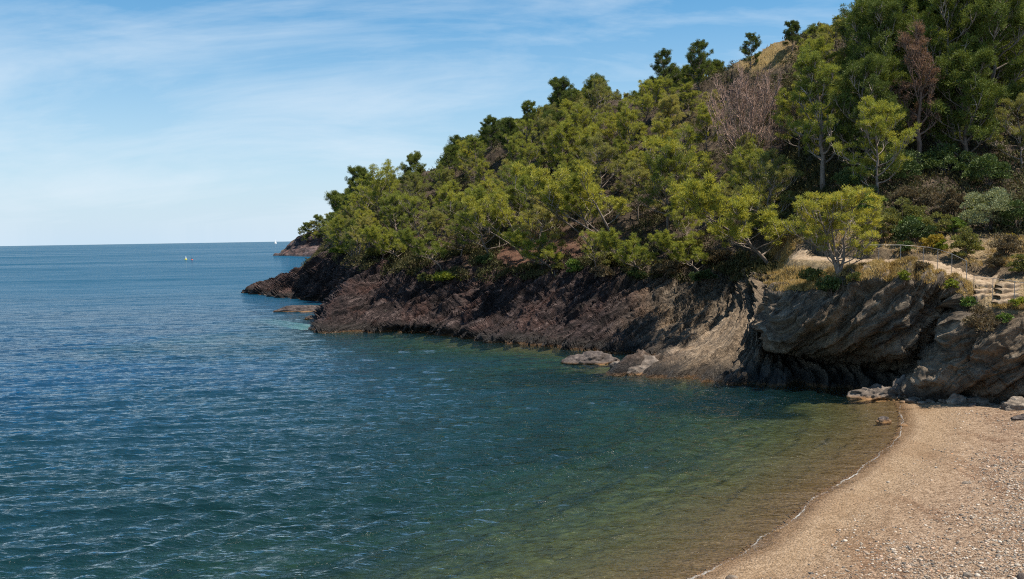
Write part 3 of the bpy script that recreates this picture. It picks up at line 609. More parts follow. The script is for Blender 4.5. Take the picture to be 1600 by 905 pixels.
def proto(key, *a, **k):
    mt, mc = k.pop('mt', m_bark), k.pop('mc', m_pine); PR[key] = build_tree(k.pop('nm', 'pine_tree'), pine(*a, **k), mt, mc); PR[key]['_h'] = k.get('h', 7.0)
for i_, (sd_, sp_, le_, ba_, ri_, to_) in enumerate([(11, 3.6, (.05, 0), .12, .35, .30), (12, 3.8, (-.15, -.05), .16, .3, .38), (13, 3.2, (.1, -.1), .10, .45, .28), (14, 3.9, (-.25, -.15), .18, .28, .42), (15, 3.5, (.0, .1), .12, .4, .34), (16, 3.7, (-.1, .05), .10, .35, .32)]):
    proto('p%d' % i_, sd_, 6.4, sp_, le_, ba_, rise=ri_, top=to_, nl=22, puff=.31, nb=84, bl=(.17, .036), needles=[.85, .8, .85, .8, .85, .62][i_], mc=[m_pine, m_pinemid, m_pineold][i_ % 3])
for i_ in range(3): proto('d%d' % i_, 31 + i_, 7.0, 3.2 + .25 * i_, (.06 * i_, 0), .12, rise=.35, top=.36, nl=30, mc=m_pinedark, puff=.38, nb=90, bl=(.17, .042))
proto('tall', 41, 9.5, 3.0, (.02, 0), .20, nl=26, rise=.55, top=.28, puff=.29, nb=84, bl=(.16, .036), needles=.85)
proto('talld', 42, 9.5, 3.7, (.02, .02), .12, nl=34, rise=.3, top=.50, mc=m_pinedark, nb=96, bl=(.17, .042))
proto('umbrella', 43, 6.0, 4.6, (.05, 0), .34, nl=22, rise=.55, top=.70, puff=.30, nb=76, bl=(.17, .04), needles=.8)
proto('leaner', 44, 5.0, 3.1, (-1.05, -.15), .24, nl=22, rise=.35, top=.55, trunk_r=.19, puff=.32, nb=80, bl=(.18, .046))
proto('leanbare', 45, 7.0, 3.2, (-.5, -.1), .40, nl=20, rise=.4, top=.55, fork=2, puff=.32, nb=56, bl=(.2, .05))
proto('sparse', 46, 6.5, 3.1, (-.2, -.1), .3, nl=15, rise=.4, top=.5, needles=.5, puff=.34, nb=60, bl=(.19, .048))
proto('lone', 47, 4.3, 3.0, (-.05, -.05), .10, nl=30, rise=.30, top=.45, fork=2, puff=.25, nb=90, bl=(.13, .034), trunk_r=.2, nsub=6, needles=.6, mc=m_pinemid)
proto('dead', 51, 7.0, 4.9, (-.02, -.05), .12, nl=64, rise=.9, top=.5, needles=.3, puff=.26, nb=14, mt=m_dead, mc=m_dull, nm='dead_tree', fork=6, nsub=8, trunk_r=.10, bl=(.14, .03), fk=.2)
proto('rust', 52, 9.0, 2.3, (-.02, 0), .16, nl=26, rise=.9, top=.35, needles=.38, puff=.26, nb=36, bl=(.14, .032), mt=m_rust, mc=m_rustleaf, nm='dead_pine', nsub=7)

TREES = []      # (root, px, py, descr)
used_proto = set()
def put(key, base, sc, rz, descr, px, py, squash=1.0, label=None, group='pines on the headland slope', cat='pine tree'):
    if key in used_proto: o = copy_tree(PR[key])
    else: o = PR[key]; used_proto.add(key)
    o.location = tuple(base - np.array([0, 0, .15])); o.rotation_euler = (0, 0, rz); o.scale = (sc, sc, sc * squash)
    if '_h' in o: pass
    o['category'] = cat
    if group: o['group'] = group
    elif 'group' in o: del o['group']
    TREES.append([o, px, py, descr, label, base]); return o
# trees read off the photograph: prototype, base pixel, height in photo pixels, turn, description, own label
KEY = [
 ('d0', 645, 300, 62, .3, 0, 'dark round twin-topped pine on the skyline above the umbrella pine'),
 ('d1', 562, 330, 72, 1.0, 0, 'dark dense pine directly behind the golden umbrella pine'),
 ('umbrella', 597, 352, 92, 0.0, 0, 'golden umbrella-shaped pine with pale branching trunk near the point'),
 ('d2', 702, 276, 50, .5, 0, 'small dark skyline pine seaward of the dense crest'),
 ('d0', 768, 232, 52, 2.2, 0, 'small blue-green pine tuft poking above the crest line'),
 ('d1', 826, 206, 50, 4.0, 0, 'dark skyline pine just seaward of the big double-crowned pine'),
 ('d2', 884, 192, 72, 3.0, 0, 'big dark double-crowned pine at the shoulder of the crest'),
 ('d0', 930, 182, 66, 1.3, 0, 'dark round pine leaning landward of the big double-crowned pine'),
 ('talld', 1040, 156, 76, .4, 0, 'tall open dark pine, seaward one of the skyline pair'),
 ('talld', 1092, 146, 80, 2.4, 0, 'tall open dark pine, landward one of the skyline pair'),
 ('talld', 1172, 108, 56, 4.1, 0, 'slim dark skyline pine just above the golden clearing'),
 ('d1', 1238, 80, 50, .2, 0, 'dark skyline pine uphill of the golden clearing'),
 ('dead', 1176, 276, 192, .6, 1, 'large bare grey dead tree with pinkish twigs among green pines'),
 ('rust', 1438, 262, 215, .9, 2, 'tall rust-brown dead pine in front of dark woods'),
 ('tall', 1287, 300, 212, 0, 0, 'tall pale green pine with open crown beneath the golden clearing'),
 ('leaner', 1206, 420, 132, .15, 0, 'wide pine leaning seaward from the shelf beside the bare sandy ground'),
 ('leanbare', 967, 398, 150, .1, 0, 'many-stemmed pine with bare pale leaning trunks over the red earth'),
 ('leanbare', 927, 390, 120, .5, 0, 'slender pine with forked bare trunks at the top of the red gully'),
 ('p1', 1042, 360, 140, .8, 0, 'full green pine behind the seaward leaning pine'),
 ('p3', 765, 405, 118, .3, 0, 'bright yellow-green pine at the cliff top with two pale trunks'),
 ('p2', 1160, 300, 100, 1.0, 0, 'bushy lime green pine directly below the bare grey tree'),
 ('lone', 1310, 432, 142, 0, 0, 'lone rounded pine on the dry shelf above the sea hollow'),
 ('sparse', 655, 385, 78, .5, 0, 'thin twiggy pine with bare grey branches on the purple cliff top'),
 ('p1', 578, 392, 72, .3, 0, 'low pale low pine at the cliff top of the rocky point'),
 ('p5', 1596, 262, 120, .4, 0, 'bright green pine at the edge of the dark woods above the bushes'),
 ('talld', 1490, 225, 240, 1.0, 0, 'very tall dark pine standing landward of the rust-brown dead pine'),
 ('talld', 1545, 215, 250, 2.9, 0, 'tall dark pine deep in the shaded woods above the steps'),
 ('talld', 1380, 210, 200, 5.0, 0, 'dark leaning pine seaward of the rust-brown dead pine'),
 ('leanbare', 822, 404, 110, .2, 0, 'pine with leaning bare stems on the seaward side of the red gully'),
 ('sparse', 1060, 350, 128, .2, 0, 'thin pale-stemmed pine behind the seaward leaning pine'),
 ('leaner', 690, 418, 58, .1, 0, 'low pine sprawling seaward over the purple cliff below the pale trunks'),
 ('leaner', 868, 426, 64, -.2, 0, 'low pine hanging over the rock beneath the red gully'),
 ('leaner', 1010, 432, 70, .2, 0, 'low pine sprawling over the brow of the shaded cliff'),
 ('leaner', 1098, 430, 66, -.1, 0, 'low pine hanging over the shaded gully below the seaward leaning pine'),
 ('leaner', 628, 408, 52, .3, 0, 'small sprawling pine on the cliff edge landward of the rocky point'),
 ('sparse', 930, 428, 66, .8, 0, 'thin half-bare pine on the brow of the rock landward of the red gully'),
 ('p3', 720, 400, 74, 2.8, 0, 'small low pine beside the pair of pale trunks'),
]
rt_xy = []
def place_key(e):
    key, px, py, hp, rz, kind, lab = e
    b = hit(px, py)
    if b is None: return
    dist = (b - CAM) @ fw; hm = hp / FPX * dist
    top = {'talld': 10.2, 'tall': 9.5, 'umbrella': 7.8, 'leaner': 5.0, 'lone': 4.6, 'dead': 10.2, 'rust': 9.2, 'sparse': 6.8}.get(key, 7.9)
    grp = None if kind else 'pines on the headland slope'
    put(key, b, hm / top, rz, '', px, py, squash={'lone': .84, 'leaner': .9}.get(key, 1.0), label=lab, cat='dead tree' if kind else 'pine tree', group=grp); rt_xy.append(b)
for e in KEY: place_key(e)
# the rest of the wood: spread over the slope in the same manner
rr = np.random.default_rng(99)
cand = []
iu = rr.integers(0, nu, 60000); iv = rr.integers(int(np.searchsorted(Vv, 6.35)), int(np.searchsorted(Vv, 11.7)), 60000)
for a_, b_ in zip(iu, iv):
    p_ = LAND_XYZ[a_, b_]; x_, y_ = px0[a_, b_], py0[a_, b_]
    if not (470 < x_ < 1720) or p_[2] < 3.0: continue
    if x_ > 1215 and y_ > 318 - max(0, x_ - 1380) * .35: continue
    if x_ > 1215 and Vv[b_] < 8.15: continue
    if gold[a_, b_] > .35 and y_ > 60: continue
    if abs(x_ - 1180) < 62 and 150 < y_ < 290: continue
    if abs(x_ - 1440) < 48 and 150 < y_ < 345: continue
    if red[a_, b_] > .5 and y_ > 378: continue
    if x_ < 530 and y_ > 372: continue
    if 700 < x_ < 1010 and y_ > 345 and rr.random() < .85: continue
    if x_ < 1180 and y_ > 350 and rr.random() < .6: continue
    tx_, ty_ = proj(p_ + np.array([0, 0, 5.5]))
    if abs(tx_ - 1196) < 58 and ty_ < 108 and y_ > 60: continue
    if x_ > 1180 and Vv[b_] < 6.75: continue
    cand.append((p_, x_, y_, Vv[b_]))
occ = list(rt_xy); nput = 0
occ_a = np.array(occ)
for p_, x_, y_, v_ in cand:
    sep_ = 2.85 if x_ < 1000 else 3.3
    if v_ > 10.6 and x_ < 1400: sep_ = 2.3
    if 1355 < x_ < 1570 and 20 < y_ < 300: sep_ = 2.8
    if ((occ_a[:, :2] - p_[:2]) ** 2).sum(1).min() < sep_ ** 2: continue
    oy_ = np.interp(x_, [470, 500, 520, 540, 560, 600, 660, 690, 720, 760, 800, 850, 900, 940, 975, 1010, 1050, 1100, 1150, 1200, 1240, 1300, 1360, 1420], [372, 354, 338, 310, 292, 278, 266, 248, 226, 200, 188, 162, 134, 128, 142, 130, 112, 98, 92, 92, 54, 24, 4, -40]) + rr.uniform(-2, 9)
    if 1135 < x_ < 1255 and y_ > 112: oy_ = max(oy_, 108 + rr.uniform(0, 10))
    if abs(x_ - 1172) < 76 and 265 < y_ < 350: oy_ = max(oy_, 236 + rr.uniform(0, 14))
    smax_ = (y_ - oy_) / FPX * ((p_ - CAM) @ fw) / 7.2
    if smax_ < .24 and x_ < 1400: continue
    occ_a = np.vstack([occ_a, p_]); nput += 1
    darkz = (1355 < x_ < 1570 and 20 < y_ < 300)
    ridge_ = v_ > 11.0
    if darkz: key = ['talld', 'd0', 'd1', 'd2'][rr.integers(4)]; s_ = rr.uniform(.85, 1.15) * (.92 if key == 'talld' else 1.1)  # shade of the ravine wood is put into the darker needle colour
    elif ridge_ and rr.random() < .55: key = ['d0', 'd1', 'd2'][rr.integers(3)]; s_ = rr.uniform(.5, .75)
    else:
        key = ['p0', 'p1', 'p2', 'p3', 'p4', 'p5', 'd1', 'sparse'][rr.choice(8, p=[.17, .16, .15, .14, .14, .14, .05, .05])]; s_ = rr.uniform(.55, .88) * (.86 if x_ < 760 else 1)
    if ridge_ and x_ < 1250: s_ *= .78
    if ridge_ and x_ < 1400: s_ = smax_ * rr.uniform(.86, 1.06)
    elif v_ > 10 and x_ < 1400: s_ = min(1.0, smax_ * rr.uniform(.75, 1.0))
    if x_ < 1400: s_ = min(s_, smax_ * (.72 if key == 'talld' else 1))
    put(key, p_, s_, rr.uniform(-.8, .8) + (rr.integers(0, 3) * 2.1 if key[0] != 'l' else 0), 'd' if key[0] == 'd' or key == 'talld' else 's' if key == 'sparse' else 'p', x_, y_)
for k_ in set(PR) - used_proto:
    for ch in list(PR[k_].children): bpy.data.objects.remove(ch)
    bpy.data.objects.remove(PR[k_])
print('TREES', len(TREES))
# labels that tell each pine of the wood by a landmark
LMK = [('bare grey dead tree', 1160, 190), ('rust-brown dead pine', 1428, 150), ('golden grass clearing', 1196, 96), ('lone shelf pine', 1312, 350), ('big double-crowned crest pine', 890, 140),
       ('skyline pine pair', 1066, 100), ('golden umbrella-shaped pine', 590, 290), ('tall pale open pine', 1287, 190), ('red earth gully', 830, 395), ('dark round twin-topped pine', 645, 265), ('seaward leaning pine', 1130, 330),
       ('yellow-green cliff-top pine', 755, 340), ('many-stemmed pine', 930, 320), ('outer rocky point', 470, 420)]
ORD = ['first', 'second', 'third', 'fourth', 'fifth', 'sixth', 'seventh', 'eighth', 'ninth', 'tenth', 'eleventh', 'twelfth', 'thirteenth', 'fourteenth', 'fifteenth', 'sixteenth']
buck = {}
for T in TREES:
    if T[4]: T[0]['label'] = T[4]; continue
    cx, cy = proj(T[5] + np.array([0, 0, 3.5])); k_ = min(range(len(LMK)), key=lambda i: (cx - LMK[i][1]) ** 2 + (cy - LMK[i][2]) ** 2)
    dx, dy = cx - LMK[k_][1], cy - LMK[k_][2]
    dr_ = ('landward' if dx > 0 else 'seaward') if abs(dx) > abs(dy) else ('downhill' if dy > 0 else 'uphill')
    buck.setdefault((k_, dr_, T[3]), []).append((math.hypot(dx, dy), T))
for (k_, dr_, ds), L_ in buck.items():
    L_.sort(key=lambda q: q[0])
    for i, (_, T) in enumerate(L_):
        nm = {'d': 'dark green dense pine', 's': 'thin twiggy pine', 'p': 'bushy green pine'}[ds]
        T[0]['label'] = f"{nm}, {ORD[min(i, 15)]} of its kind {dr_} from the {LMK[k_][0]}"
for T in TREES:
    if '_h' in T[0]: del T[0]['_h']
# ------------------------------------------------------------------ bushes
def bush(seed, w_, h_, kind, n=2600, leaf=(.09, .06), twigs=26):
    rr = np.random.default_rng(seed); root = empty('bush', (0, 0, 0))
    nc = 26; th = rr.uniform(0, 6.283, nc); r_ = rr.random(nc) ** .6 * .78; cz = rr.uniform(.2, 1, nc) * np.sqrt(np.clip(1 - r_ ** 2, .05, 1)) * .8
    cc = np.stack([np.cos(th) * r_ * w_ / 2, np.sin(th) * r_ * w_ / 2, cz * h_], 1); cr_ = rr.uniform(.13, .30, nc) * w_ * .75
    k = rr.integers(0, nc, n); u_ = unit(rr.normal(size=(n, 3))); u_[:, 2] = np.abs(u_[:, 2]) * .9 - .15
    c_ = cc[k] + u_ * (rr.random(n) ** .35 * cr_[k])[:, None]; c_[:, 2] = np.maximum(c_[:, 2], .02)
    dr = unit(u_ + np.array([0, 0, .5]) + rr.normal(0, .5, (n, 3)))
    v_, f_ = blades(c_, dr, leaf[0] * rr.uniform(.7, 1.4, n), leaf[1], rr)
    mesh_np('foliage', v_, f_, m_bush[kind], root, attrs=dict(tone=np.repeat(np.clip(rr.normal(.5, .2, nc)[k] * .7 + rr.random(n) * .3, 0, 1), 3)))
    segs = []
    for i in range(twigs):
        e = cc[i % nc] + unit(rr.normal(size=3)) * cr_[i % nc] * .9; e[2] = max(e[2], .1); m_ = e * np.array([.35, .35, .55]) + rr.normal(0, .04, 3)
        segs.append((np.array([[0, 0, -.1], m_, e]), np.array([.022, .014, .007])))
    tv, tf = tubes(segs, 3); mesh_np('stems', tv, tf, m_bark, root); root.children[-1].name = 'stem'
    return root
BUSH = [ # px, base py, width px, height px, kind, label
 (1430,330,72,50,'brown','large brown-green heather bush below the dark woods, seaward of the two'),
 (1482,342,62,56,'brown','large brownish bush with grey twigs, landward of the heather bush'),
 (1412,356,62,48,'olive','pale olive bush just above the dark green mastic bush'),
 (1428,378,70,42,'dark','dark green glossy mastic bush behind the railing'),
 (1424,366,44,30,'green','bright green leafy bush on top of the dark mastic bush'),
 (1378,378,52,60,'olive','olive bush between the lone pine and the dark mastic bush'),
 (1462,366,50,46,'olive','rounded olive bush up slope from the yellow flowering broom'),
 (1545,362,88,78,'grey','tallest grey-green bush above the path bend'),
 (1492,366,32,32,'green','small bright green bush at the foot of the grey-green bush'),
 (1507,404,58,52,'olive','round green bush beside the bend of the path'),
 (1526,330,40,30,'lime','yellow-green dwarf palm-like bush beside the tallest grey bush'),
 (1570,404,58,44,'brown','brown bush with yellow crest above the steps'),
 (1578,378,26,16,'yellow','small yellow crest of flowers above the brown bush'),
 (1590,362,58,60,'dark','dark green bush landward of the tallest grey-green bush'),
 (1415,393,26,22,'dark','small dark bush right behind the railing wire'),
 (1458,388,40,26,'yellow','yellow flowering broom beside the path bank'),
 (1470,392,22,20,'lime','small lime bush next to the yellow broom'),
 (1413,441,22,24,'lime','small lime tuft on the cliff brink under the railing'),
 (1487,452,22,20,'lime','lime green weed clump on the brink seaward of the steps'),
 (1515,478,34,18,'green','bright green clump at the foot of the upper steps'),
 (1536,520,62,52,'brown','dark brown dry bush growing on the rock buttress'),
 (1571,503,26,18,'green','fresh green clump under the lower steps'),
 (1590,480,26,20,'lime','small lime bush next to the lower steps'),
 (1300,462,58,36,'dark','dark bush hanging on the brink below the lone pine'),
 (1338,440,30,18,'olive','small olive bush at the base of the lone pine'),
 (1268,440,46,24,'olive','low olive scrub seaward of the lone pine'),
 (1392,290,100,70,'dark','wide dark thicket beneath the rust-brown dead pine'),
 (1338,312,70,60,'dark','deep green thicket behind the lone pine'),
 (1480,275,90,52,'dark','dark thicket under the very tall dark pine'),
 (1545,290,80,52,'dark','dark shaded thicket above the tallest grey-green bush'),
 (1360,330,52,38,'green','glossy green bush between thicket and lone pine'),
 (1596,428,40,34,'olive','olive scrub beyond the top of the steps'),
 (1555,418,32,20,'brown','small brown scrub just above the upper steps'),
 (1440,420,30,14,'brown','low dry brown scrub along the path edge'),
 (700,440,52,16,'lime','bright lime bush on the purple cliff, overhanging the middle'),
 (664,440,26,16,'olive','small olive bush on the cliff seaward of the bright lime bush'),
 (534,400,38,18,'lime','low yellow-green bush on the ledge behind the point'),
 (870,424,22,18,'olive','small olive bush at the foot of the red gully'),
 (897,428,32,26,'green','rounded green bush at the foot of the red gully'),
 (955,418,52,30,'olive','olive scrub under the many-stemmed pine'),
 (985,408,46,32,'green','green bush landward of the many-stemmed pine'),
 (1070,400,70,34,'olive','scrubby olive bush below the seaward leaning pine'),
 (1120,412,60,26,'brown','dry brown scrub below the leaning trunk'),
 (760,412,36,18,'dark','dark cushion bush at the feet of the pale trunks'),
 (1045,430,60,26,'brown','brown scrub on the brow of the shaded cliff'),
 (990,440,40,20,'dark','dark scrub on the brow above the shaded cliff'),
 (940,432,40,18,'brown','brown dry scrub seaward on the shaded cliff brow'),
 (1100,440,46,22,'dark','dark scrub hanging over the shaded gully'),
 (610,395,40,20,'dark','dark cushion bush at the cliff top of the point'),
 (585,402,30,16,'olive','olive cushion bush near the pale low pine'),
]
for i, (px, py, wp, hp, kind, lab) in enumerate(BUSH):
    b = hit(px, py)
    if b is None: continue
    dd_ = (b - CAM) @ fw; w_, h_ = wp / FPX * dd_, hp / FPX * dd_ * 1.05
    big_ = w_ * h_; lf = .085 * (dd_ / 45) ** .6
    o = bush(500 + i, w_, h_, kind, n=int(np.clip(1500 * big_ ** .8, 700, 6500)), leaf=(lf * 1.2, lf * .75))
    o.location = tuple(b - np.array([0, 0, .05])); tag(o, lab, 'bush', 'bushes on the headland')
# ------------------------------------------------------------------ undergrowth and dry grass (uncountable)
def scatter(n, cond, seed):
    rr = np.random.default_rng(seed); a = rr.integers(0, nu - 1, n); b = rr.integers(0, nv - 1, n); ok = cond(a, b)
    a, b = a[ok], b[ok]; f = rr.random((len(a), 2, 1)); p00, p10, p01 = LAND_XYZ[a, b], LAND_XYZ[a + 1, b], LAND_XYZ[a, b + 1]
    return p00 + (p10 - p00) * f[:, 0] + (p01 - p00) * f[:, 1], rr
dry2 = np.maximum(dry, np.maximum(gold, gold2))
pu, rr = scatter(170000, lambda a, b: (Vv[b] > 5.85 + .55 * (px0[a, b] > 1190)) & (Vv[b] < 11.5) & (dry2[a, b] < .3) & (red[a, b] < .45) & (px0[a, b] > 480) & (px0[a, b] < 1750), 5)
pux, puy = proj(pu); cl_ = (pn(pu * .5) > -.05) | (pux > 1230); pu = pu[cl_][:40000]
m_ = 7; pc = (pu[:, None, :] + rr.normal(0, .22, (len(pu), m_, 3)) * np.array([1, 1, .5]) + np.array([0, 0, .22])).reshape(-1, 3)
v_, f_ = blades(pc, unit(rr.normal(0, .6, (len(pc), 3)) + np.array([0, 0, .8])), .26 * rr.uniform(.6, 1.4, len(pc)), .10, rr)
m_under = leafmat('undergrowth_leaves', [(0, (.030, .034, .014)), (.5, (.062, .062, .026)), (1, (.13, .10, .055))], .2, .03)
tag(mesh_np('undergrowth', v_, f_, m_under, attrs=dict(tone=np.repeat(rr.random(len(pu)), m_ * 3))), 'low scrub and brushwood covering the ground under the pines', None, None, 'stuff')
m_grass = leafmat('dry_grass', [(0, (.22, .145, .06)), (.4, (.40, .28, .115)), (.75, (.52, .39, .19)), (1, (.24, .22, .08))], .3, .03)
pg, rr = scatter(300000, lambda a, b: (dry2[a, b] > .45) & (Vv[b] > 6.0), 6)
pxg, pyg = proj(pg)
ok = (pn(pg * .9) + .5 * pn(pg * 2.3) > -.12) & (pxg < 1760)
ok &= np.sqrt(((pg[:, None, :2] - pc_[None, ::4, :2]) ** 2).sum(-1).min(1)) > 1.15
ok &= ~((pxg > 1518) & (pxg < 1610) & (pyg > 428) & (pyg < 480))
ok &= (pyg > 200) | (rng.random(len(pg)) < .12)
pg = pg[ok][:42000]
m_ = 3; pc = (pg[:, None, :] + rr.normal(0, .07, (len(pg), m_, 3)) * np.array([1, 1, .2]) + np.array([0, 0, .10])).reshape(-1, 3)
sc_ = np.repeat(np.clip((pg[:, 1] - 40) / 60, 0, 1) * 1.2 + 1, m_)
v_, f_ = blades(pc, unit(rr.normal(0, .45, (len(pc), 3)) + np.array([0, 0, 1.])), .19 * rr.uniform(.5, 1.4, len(pc)) * sc_, .032 * sc_, rr)
tag(mesh_np('dry_grass', v_, f_, m_grass, attrs=dict(tone=np.repeat(np.clip(.5 + .8 * pn(pg * .7) + rr.normal(0, .15, len(pg)), 0, 1), m_ * 3))), 'dry golden grass on the shelf and the clearing', None, None, 'stuff')
# trees on the distant headland
for i, (px, py, hp) in enumerate([(470,366,16),(480,364,20),(490,362,22),(500,362,26),(511,360,30),(478,378,12),(494,376,16),(506,374,20)]):
    b = hit(px, py, FARB)
    if b is None: b = hit(px, py + 3, FARB)
    if b is None: continue
    dd_ = (b - CAM) @ fw; o = copy_tree(PR['d%d' % (i % 3)] if i % 2 else PR['p%d' % (i % 6)]); s_ = hp / FPX * dd_ / 7.0
    o.location = tuple(b - np.array([0, 0, s_ * 1.0])); o.scale = (s_ * 1.25, s_ * 1.25, s_); o.rotation_euler = (0, 0, i * 1.3)
    tag(o, f"small far-off pine on the distant headland, {ORD[i]} from its sea tip", 'pine tree', 'pines on the distant headland')
# ------------------------------------------------------------------ rocks and stones
import bmesh
def ico(sub):
    bm = bmesh.new(); bmesh.ops.create_icosphere(bm, subdivisions=sub, radius=1); v = np.array([q.co[:] for q in bm.verts]); f = np.array([[q.index for q in g.verts] for g in bm.faces]); bm.free(); return v, f
m_rock, t = mat('boulder_rock')
pos = t.n('ShaderNodeNewGeometry').outputs['Position']; sz = t.n('ShaderNodeSeparateXYZ', {0: pos}).outputs[2]
ra = t.noise(pos, 3.0, 7, .7, .4); rb = t.noise(pos, 14, 5, .7); wv = t.attr('warm').outputs['Fac']
c = t.mix(wv, t.ramp(ra, [(.3, (.02, .016, .018)), (.5, (.055, .042, .038)), (.7, (.15, .118, .105))]), t.ramp(ra, [(.3, (.06, .045, .034)), (.5, (.20, .158, .118)), (.7, (.40, .335, .26))]))
zz_ = t.math('ADD', sz, t.math('MULTIPLY', t.math('SUBTRACT', rb, .5), .25))
c = t.mix(t.math('MULTIPLY', t.remap(zz_, .02, .16, 1, 0), .8), c, (.30, .15, .05))
bmp = t.n('ShaderNodeBump', {'Strength': .9, 'Distance': .08, 'Height': t.math('ADD', ra, t.math('MULTIPLY', rb, .5))})
t.out(t.n('ShaderNodeBsdfPrincipled', {'Base Color': c, 'Roughness': .8, 'Normal': bmp.outputs[0], 'Specular IOR Level': .3}).outputs[0])
IV, IF = ico(5); IV3, IF3 = ico(3)
def rock(name, px0_, px1_, py0_, py1_, label, cat, warm=0.0, depth_k=.7, base='water', rough=.42, group=None, seed=0, dd=None):
    cx = (px0_ + px1_) / 2
    if base == 'water': c_ = W(cx, py1_, -.05)
    elif base == 'beach':
        c_ = W(cx, py1_, .2)
        for _ in range(4): c_ = W(cx, py1_, float(beach_z(c_[None, :2])[0][0]) - .02)
    else: c_ = hit(cx, py1_)
    dist = (c_ - CAM) @ fw; w_ = (px1_ - px0_) / FPX * dist; h_ = (py1_ - py0_) / FPX * dist
    small = w_ < .5
    v, f = (IV3, IF3) if small else (IV, IF)
    sd = np.array([w_ / 2, w_ / 2 * depth_k, h_ * (.95 if base != 'beach' else .7)])
    o_ = seed * 13.7; q = v * sd
    qn = np.stack([q @ sa, q @ sb, q @ sn], -1)
    k = w_
    dsp = rough * (.8 * fbm(v * 1.3 + o_, 4) + .5 * ridged(qn / k * np.array([1.5, 1.5, 7]) + o_, 3) * .6)
    v2 = v * (1 + dsp)[:, None] * sd; v2[:, 2] = np.where(v2[:, 2] < 0, v2[:, 2] * .35, v2[:, 2])
    o = mesh_np(name, v2, f, m_rock, smooth=small, attrs=dict(warm=np.full(len(v), warm))); o.location = tuple(c_ + np.array([0, w_ / 2 * depth_k * .6, 0])); 
    return tag(o, label, cat, group)
rock('sea_rock', 432, 502, 479, 488, 'long low dark rock shelf awash off the rocky point', 'rock', 0, .5, seed=1)
rock('sea_rock', 478, 508, 494, 500, 'small dark rock awash just off the point, smaller of the pair', 'rock', 0, .6, seed=2)
rock('sea_rock', 888, 962, 553, 570, 'dark flat rock with ochre rim standing in shallow water off the lit ridge', 'rock', .15, .8, seed=3)
rock('sea_rock', 962, 1040, 562, 584, 'grey rough rock at the seaward foot of the lit ridge', 'rock', .5, .8, seed=4)
rock('shore_rock', 1342, 1402, 609, 624, 'pale rough rock ledge at the mouth of the sea hollow', 'rock', .45, .7, seed=5, rough=.75)
rock('shore_rock', 1392, 1440, 602, 625, 'pale pitted rock where the beach meets the sea hollow', 'rock', .45, .7, seed=6, rough=.7)
rock('shore_rock', 1356, 1366, 602, 608, 'small light grey rock on top of the pale ledge', 'stone', 1.0, .8, base='water', seed=7)
rock('shore_rock', 1486, 1512, 612, 632, 'small rounded grey rock at the foot of the buttress on the beach', 'rock', .8, .8, base='beach', seed=8)
rock('shore_rock', 1512, 1600, 612, 629, 'long low grey rock slab at the top edge of the beach', 'rock', .7, .5, base='beach', seed=9)
rock('shore_rock', 1570, 1622, 621, 641, 'orange-brown rock with a dark undercut on the beach', 'rock', .85, .5, base='beach', seed=10)
rock('shore_rock', 1586, 1625, 646, 656, 'dark flat rock lying alone on the upper gravel', 'rock', .2, .5, base='beach', seed=11)
rock('shore_rock', 1372, 1392, 652, 662, 'small dark stone in the shallows near the shoreline', 'stone', .2, .6, seed=12)
rock('shore_rock', 1405, 1419, 661, 667, 'small grey stone on the shoreline with foam behind it', 'stone', .6, .6, base='beach', seed=13)
rock('beach_stone', 1134, 1155, 897, 909, 'whitish stone at the water edge, low in the picture', 'stone', 1, .7, base='beach', rough=.15, seed=14)
rock('beach_stone', 1506, 1522, 892, 903, 'square grey stone among the pebbles', 'stone', .8, .8, base='beach', rough=.15, seed=15)
rock('beach_stone', 1329, 1337, 762, 767, 'pale flat stone on the golden sand', 'stone', 1, .7, base='beach', rough=.12, seed=16)
rock('beach_stone', 1505, 1518, 751, 757, 'pale stone beside a dark streak in the middle of the beach', 'stone', 1, .7, base='beach', rough=.15, seed=17)
rock('beach_stone', 1444, 1452, 879, 886, 'cream coloured stone, seaward of two among the pebbles', 'stone', 1, .7, base='beach', rough=.12, seed=18)
rock('beach_stone', 1457, 1463, 881, 888, 'tan coloured stone, landward of two among the pebbles', 'stone', .9, .7, base='beach', rough=.12, seed=19)
rock('beach_stone', 1590, 1604, 893, 906, 'dark stone at the pebbly corner of the beach', 'stone', .1, .7, base='beach', rough=.15, seed=20)
rr = np.random.default_rng(31); VR, FR = ico(2); rv, rf, base_ = [], [], 0
foot = resample(np.array([P(*q)[:2] for q in [(1405,622,43),(1440,626,41.3),(1475,628,40.6),(1510,631,40),(1560,630,39.2),(1620,634,38.5)]]), 200)
for i in range(420):
    k = rr.integers(0, 200); q = foot[k] + rr.normal(0, .45, 2) + np.array([0, -.3]); s_ = float(np.clip(np.exp(rr.normal(math.log(.075), .6)), .03, .34)); zz_ = float(beach_z(q[None])[0][0])
    v = VR * (1 + .35 * pn(VR * 1.3 + i * 3.1))[:, None] * np.array([s_ * rr.uniform(.8, 1.5), s_ * rr.uniform(.7, 1.2), s_ * rr.uniform(.4, .8)])
    a_ = rr.uniform(0, 6.28); v = np.stack([v[:, 0] * math.cos(a_) - v[:, 1] * math.sin(a_), v[:, 0] * math.sin(a_) + v[:, 1] * math.cos(a_), v[:, 2]], 1) + np.array([q[0], q[1], zz_ + s_ * .15])
    rv.append(v); rf.append(FR + base_); base_ += len(VR)
tag(mesh_np('rubble', np.concatenate(rv), np.concatenate(rf), m_rock, attrs=dict(warm=np.repeat(rr.uniform(.3, 1, 420), len(VR)))), 'broken rock rubble along the cliff foot', None, None, 'stuff')
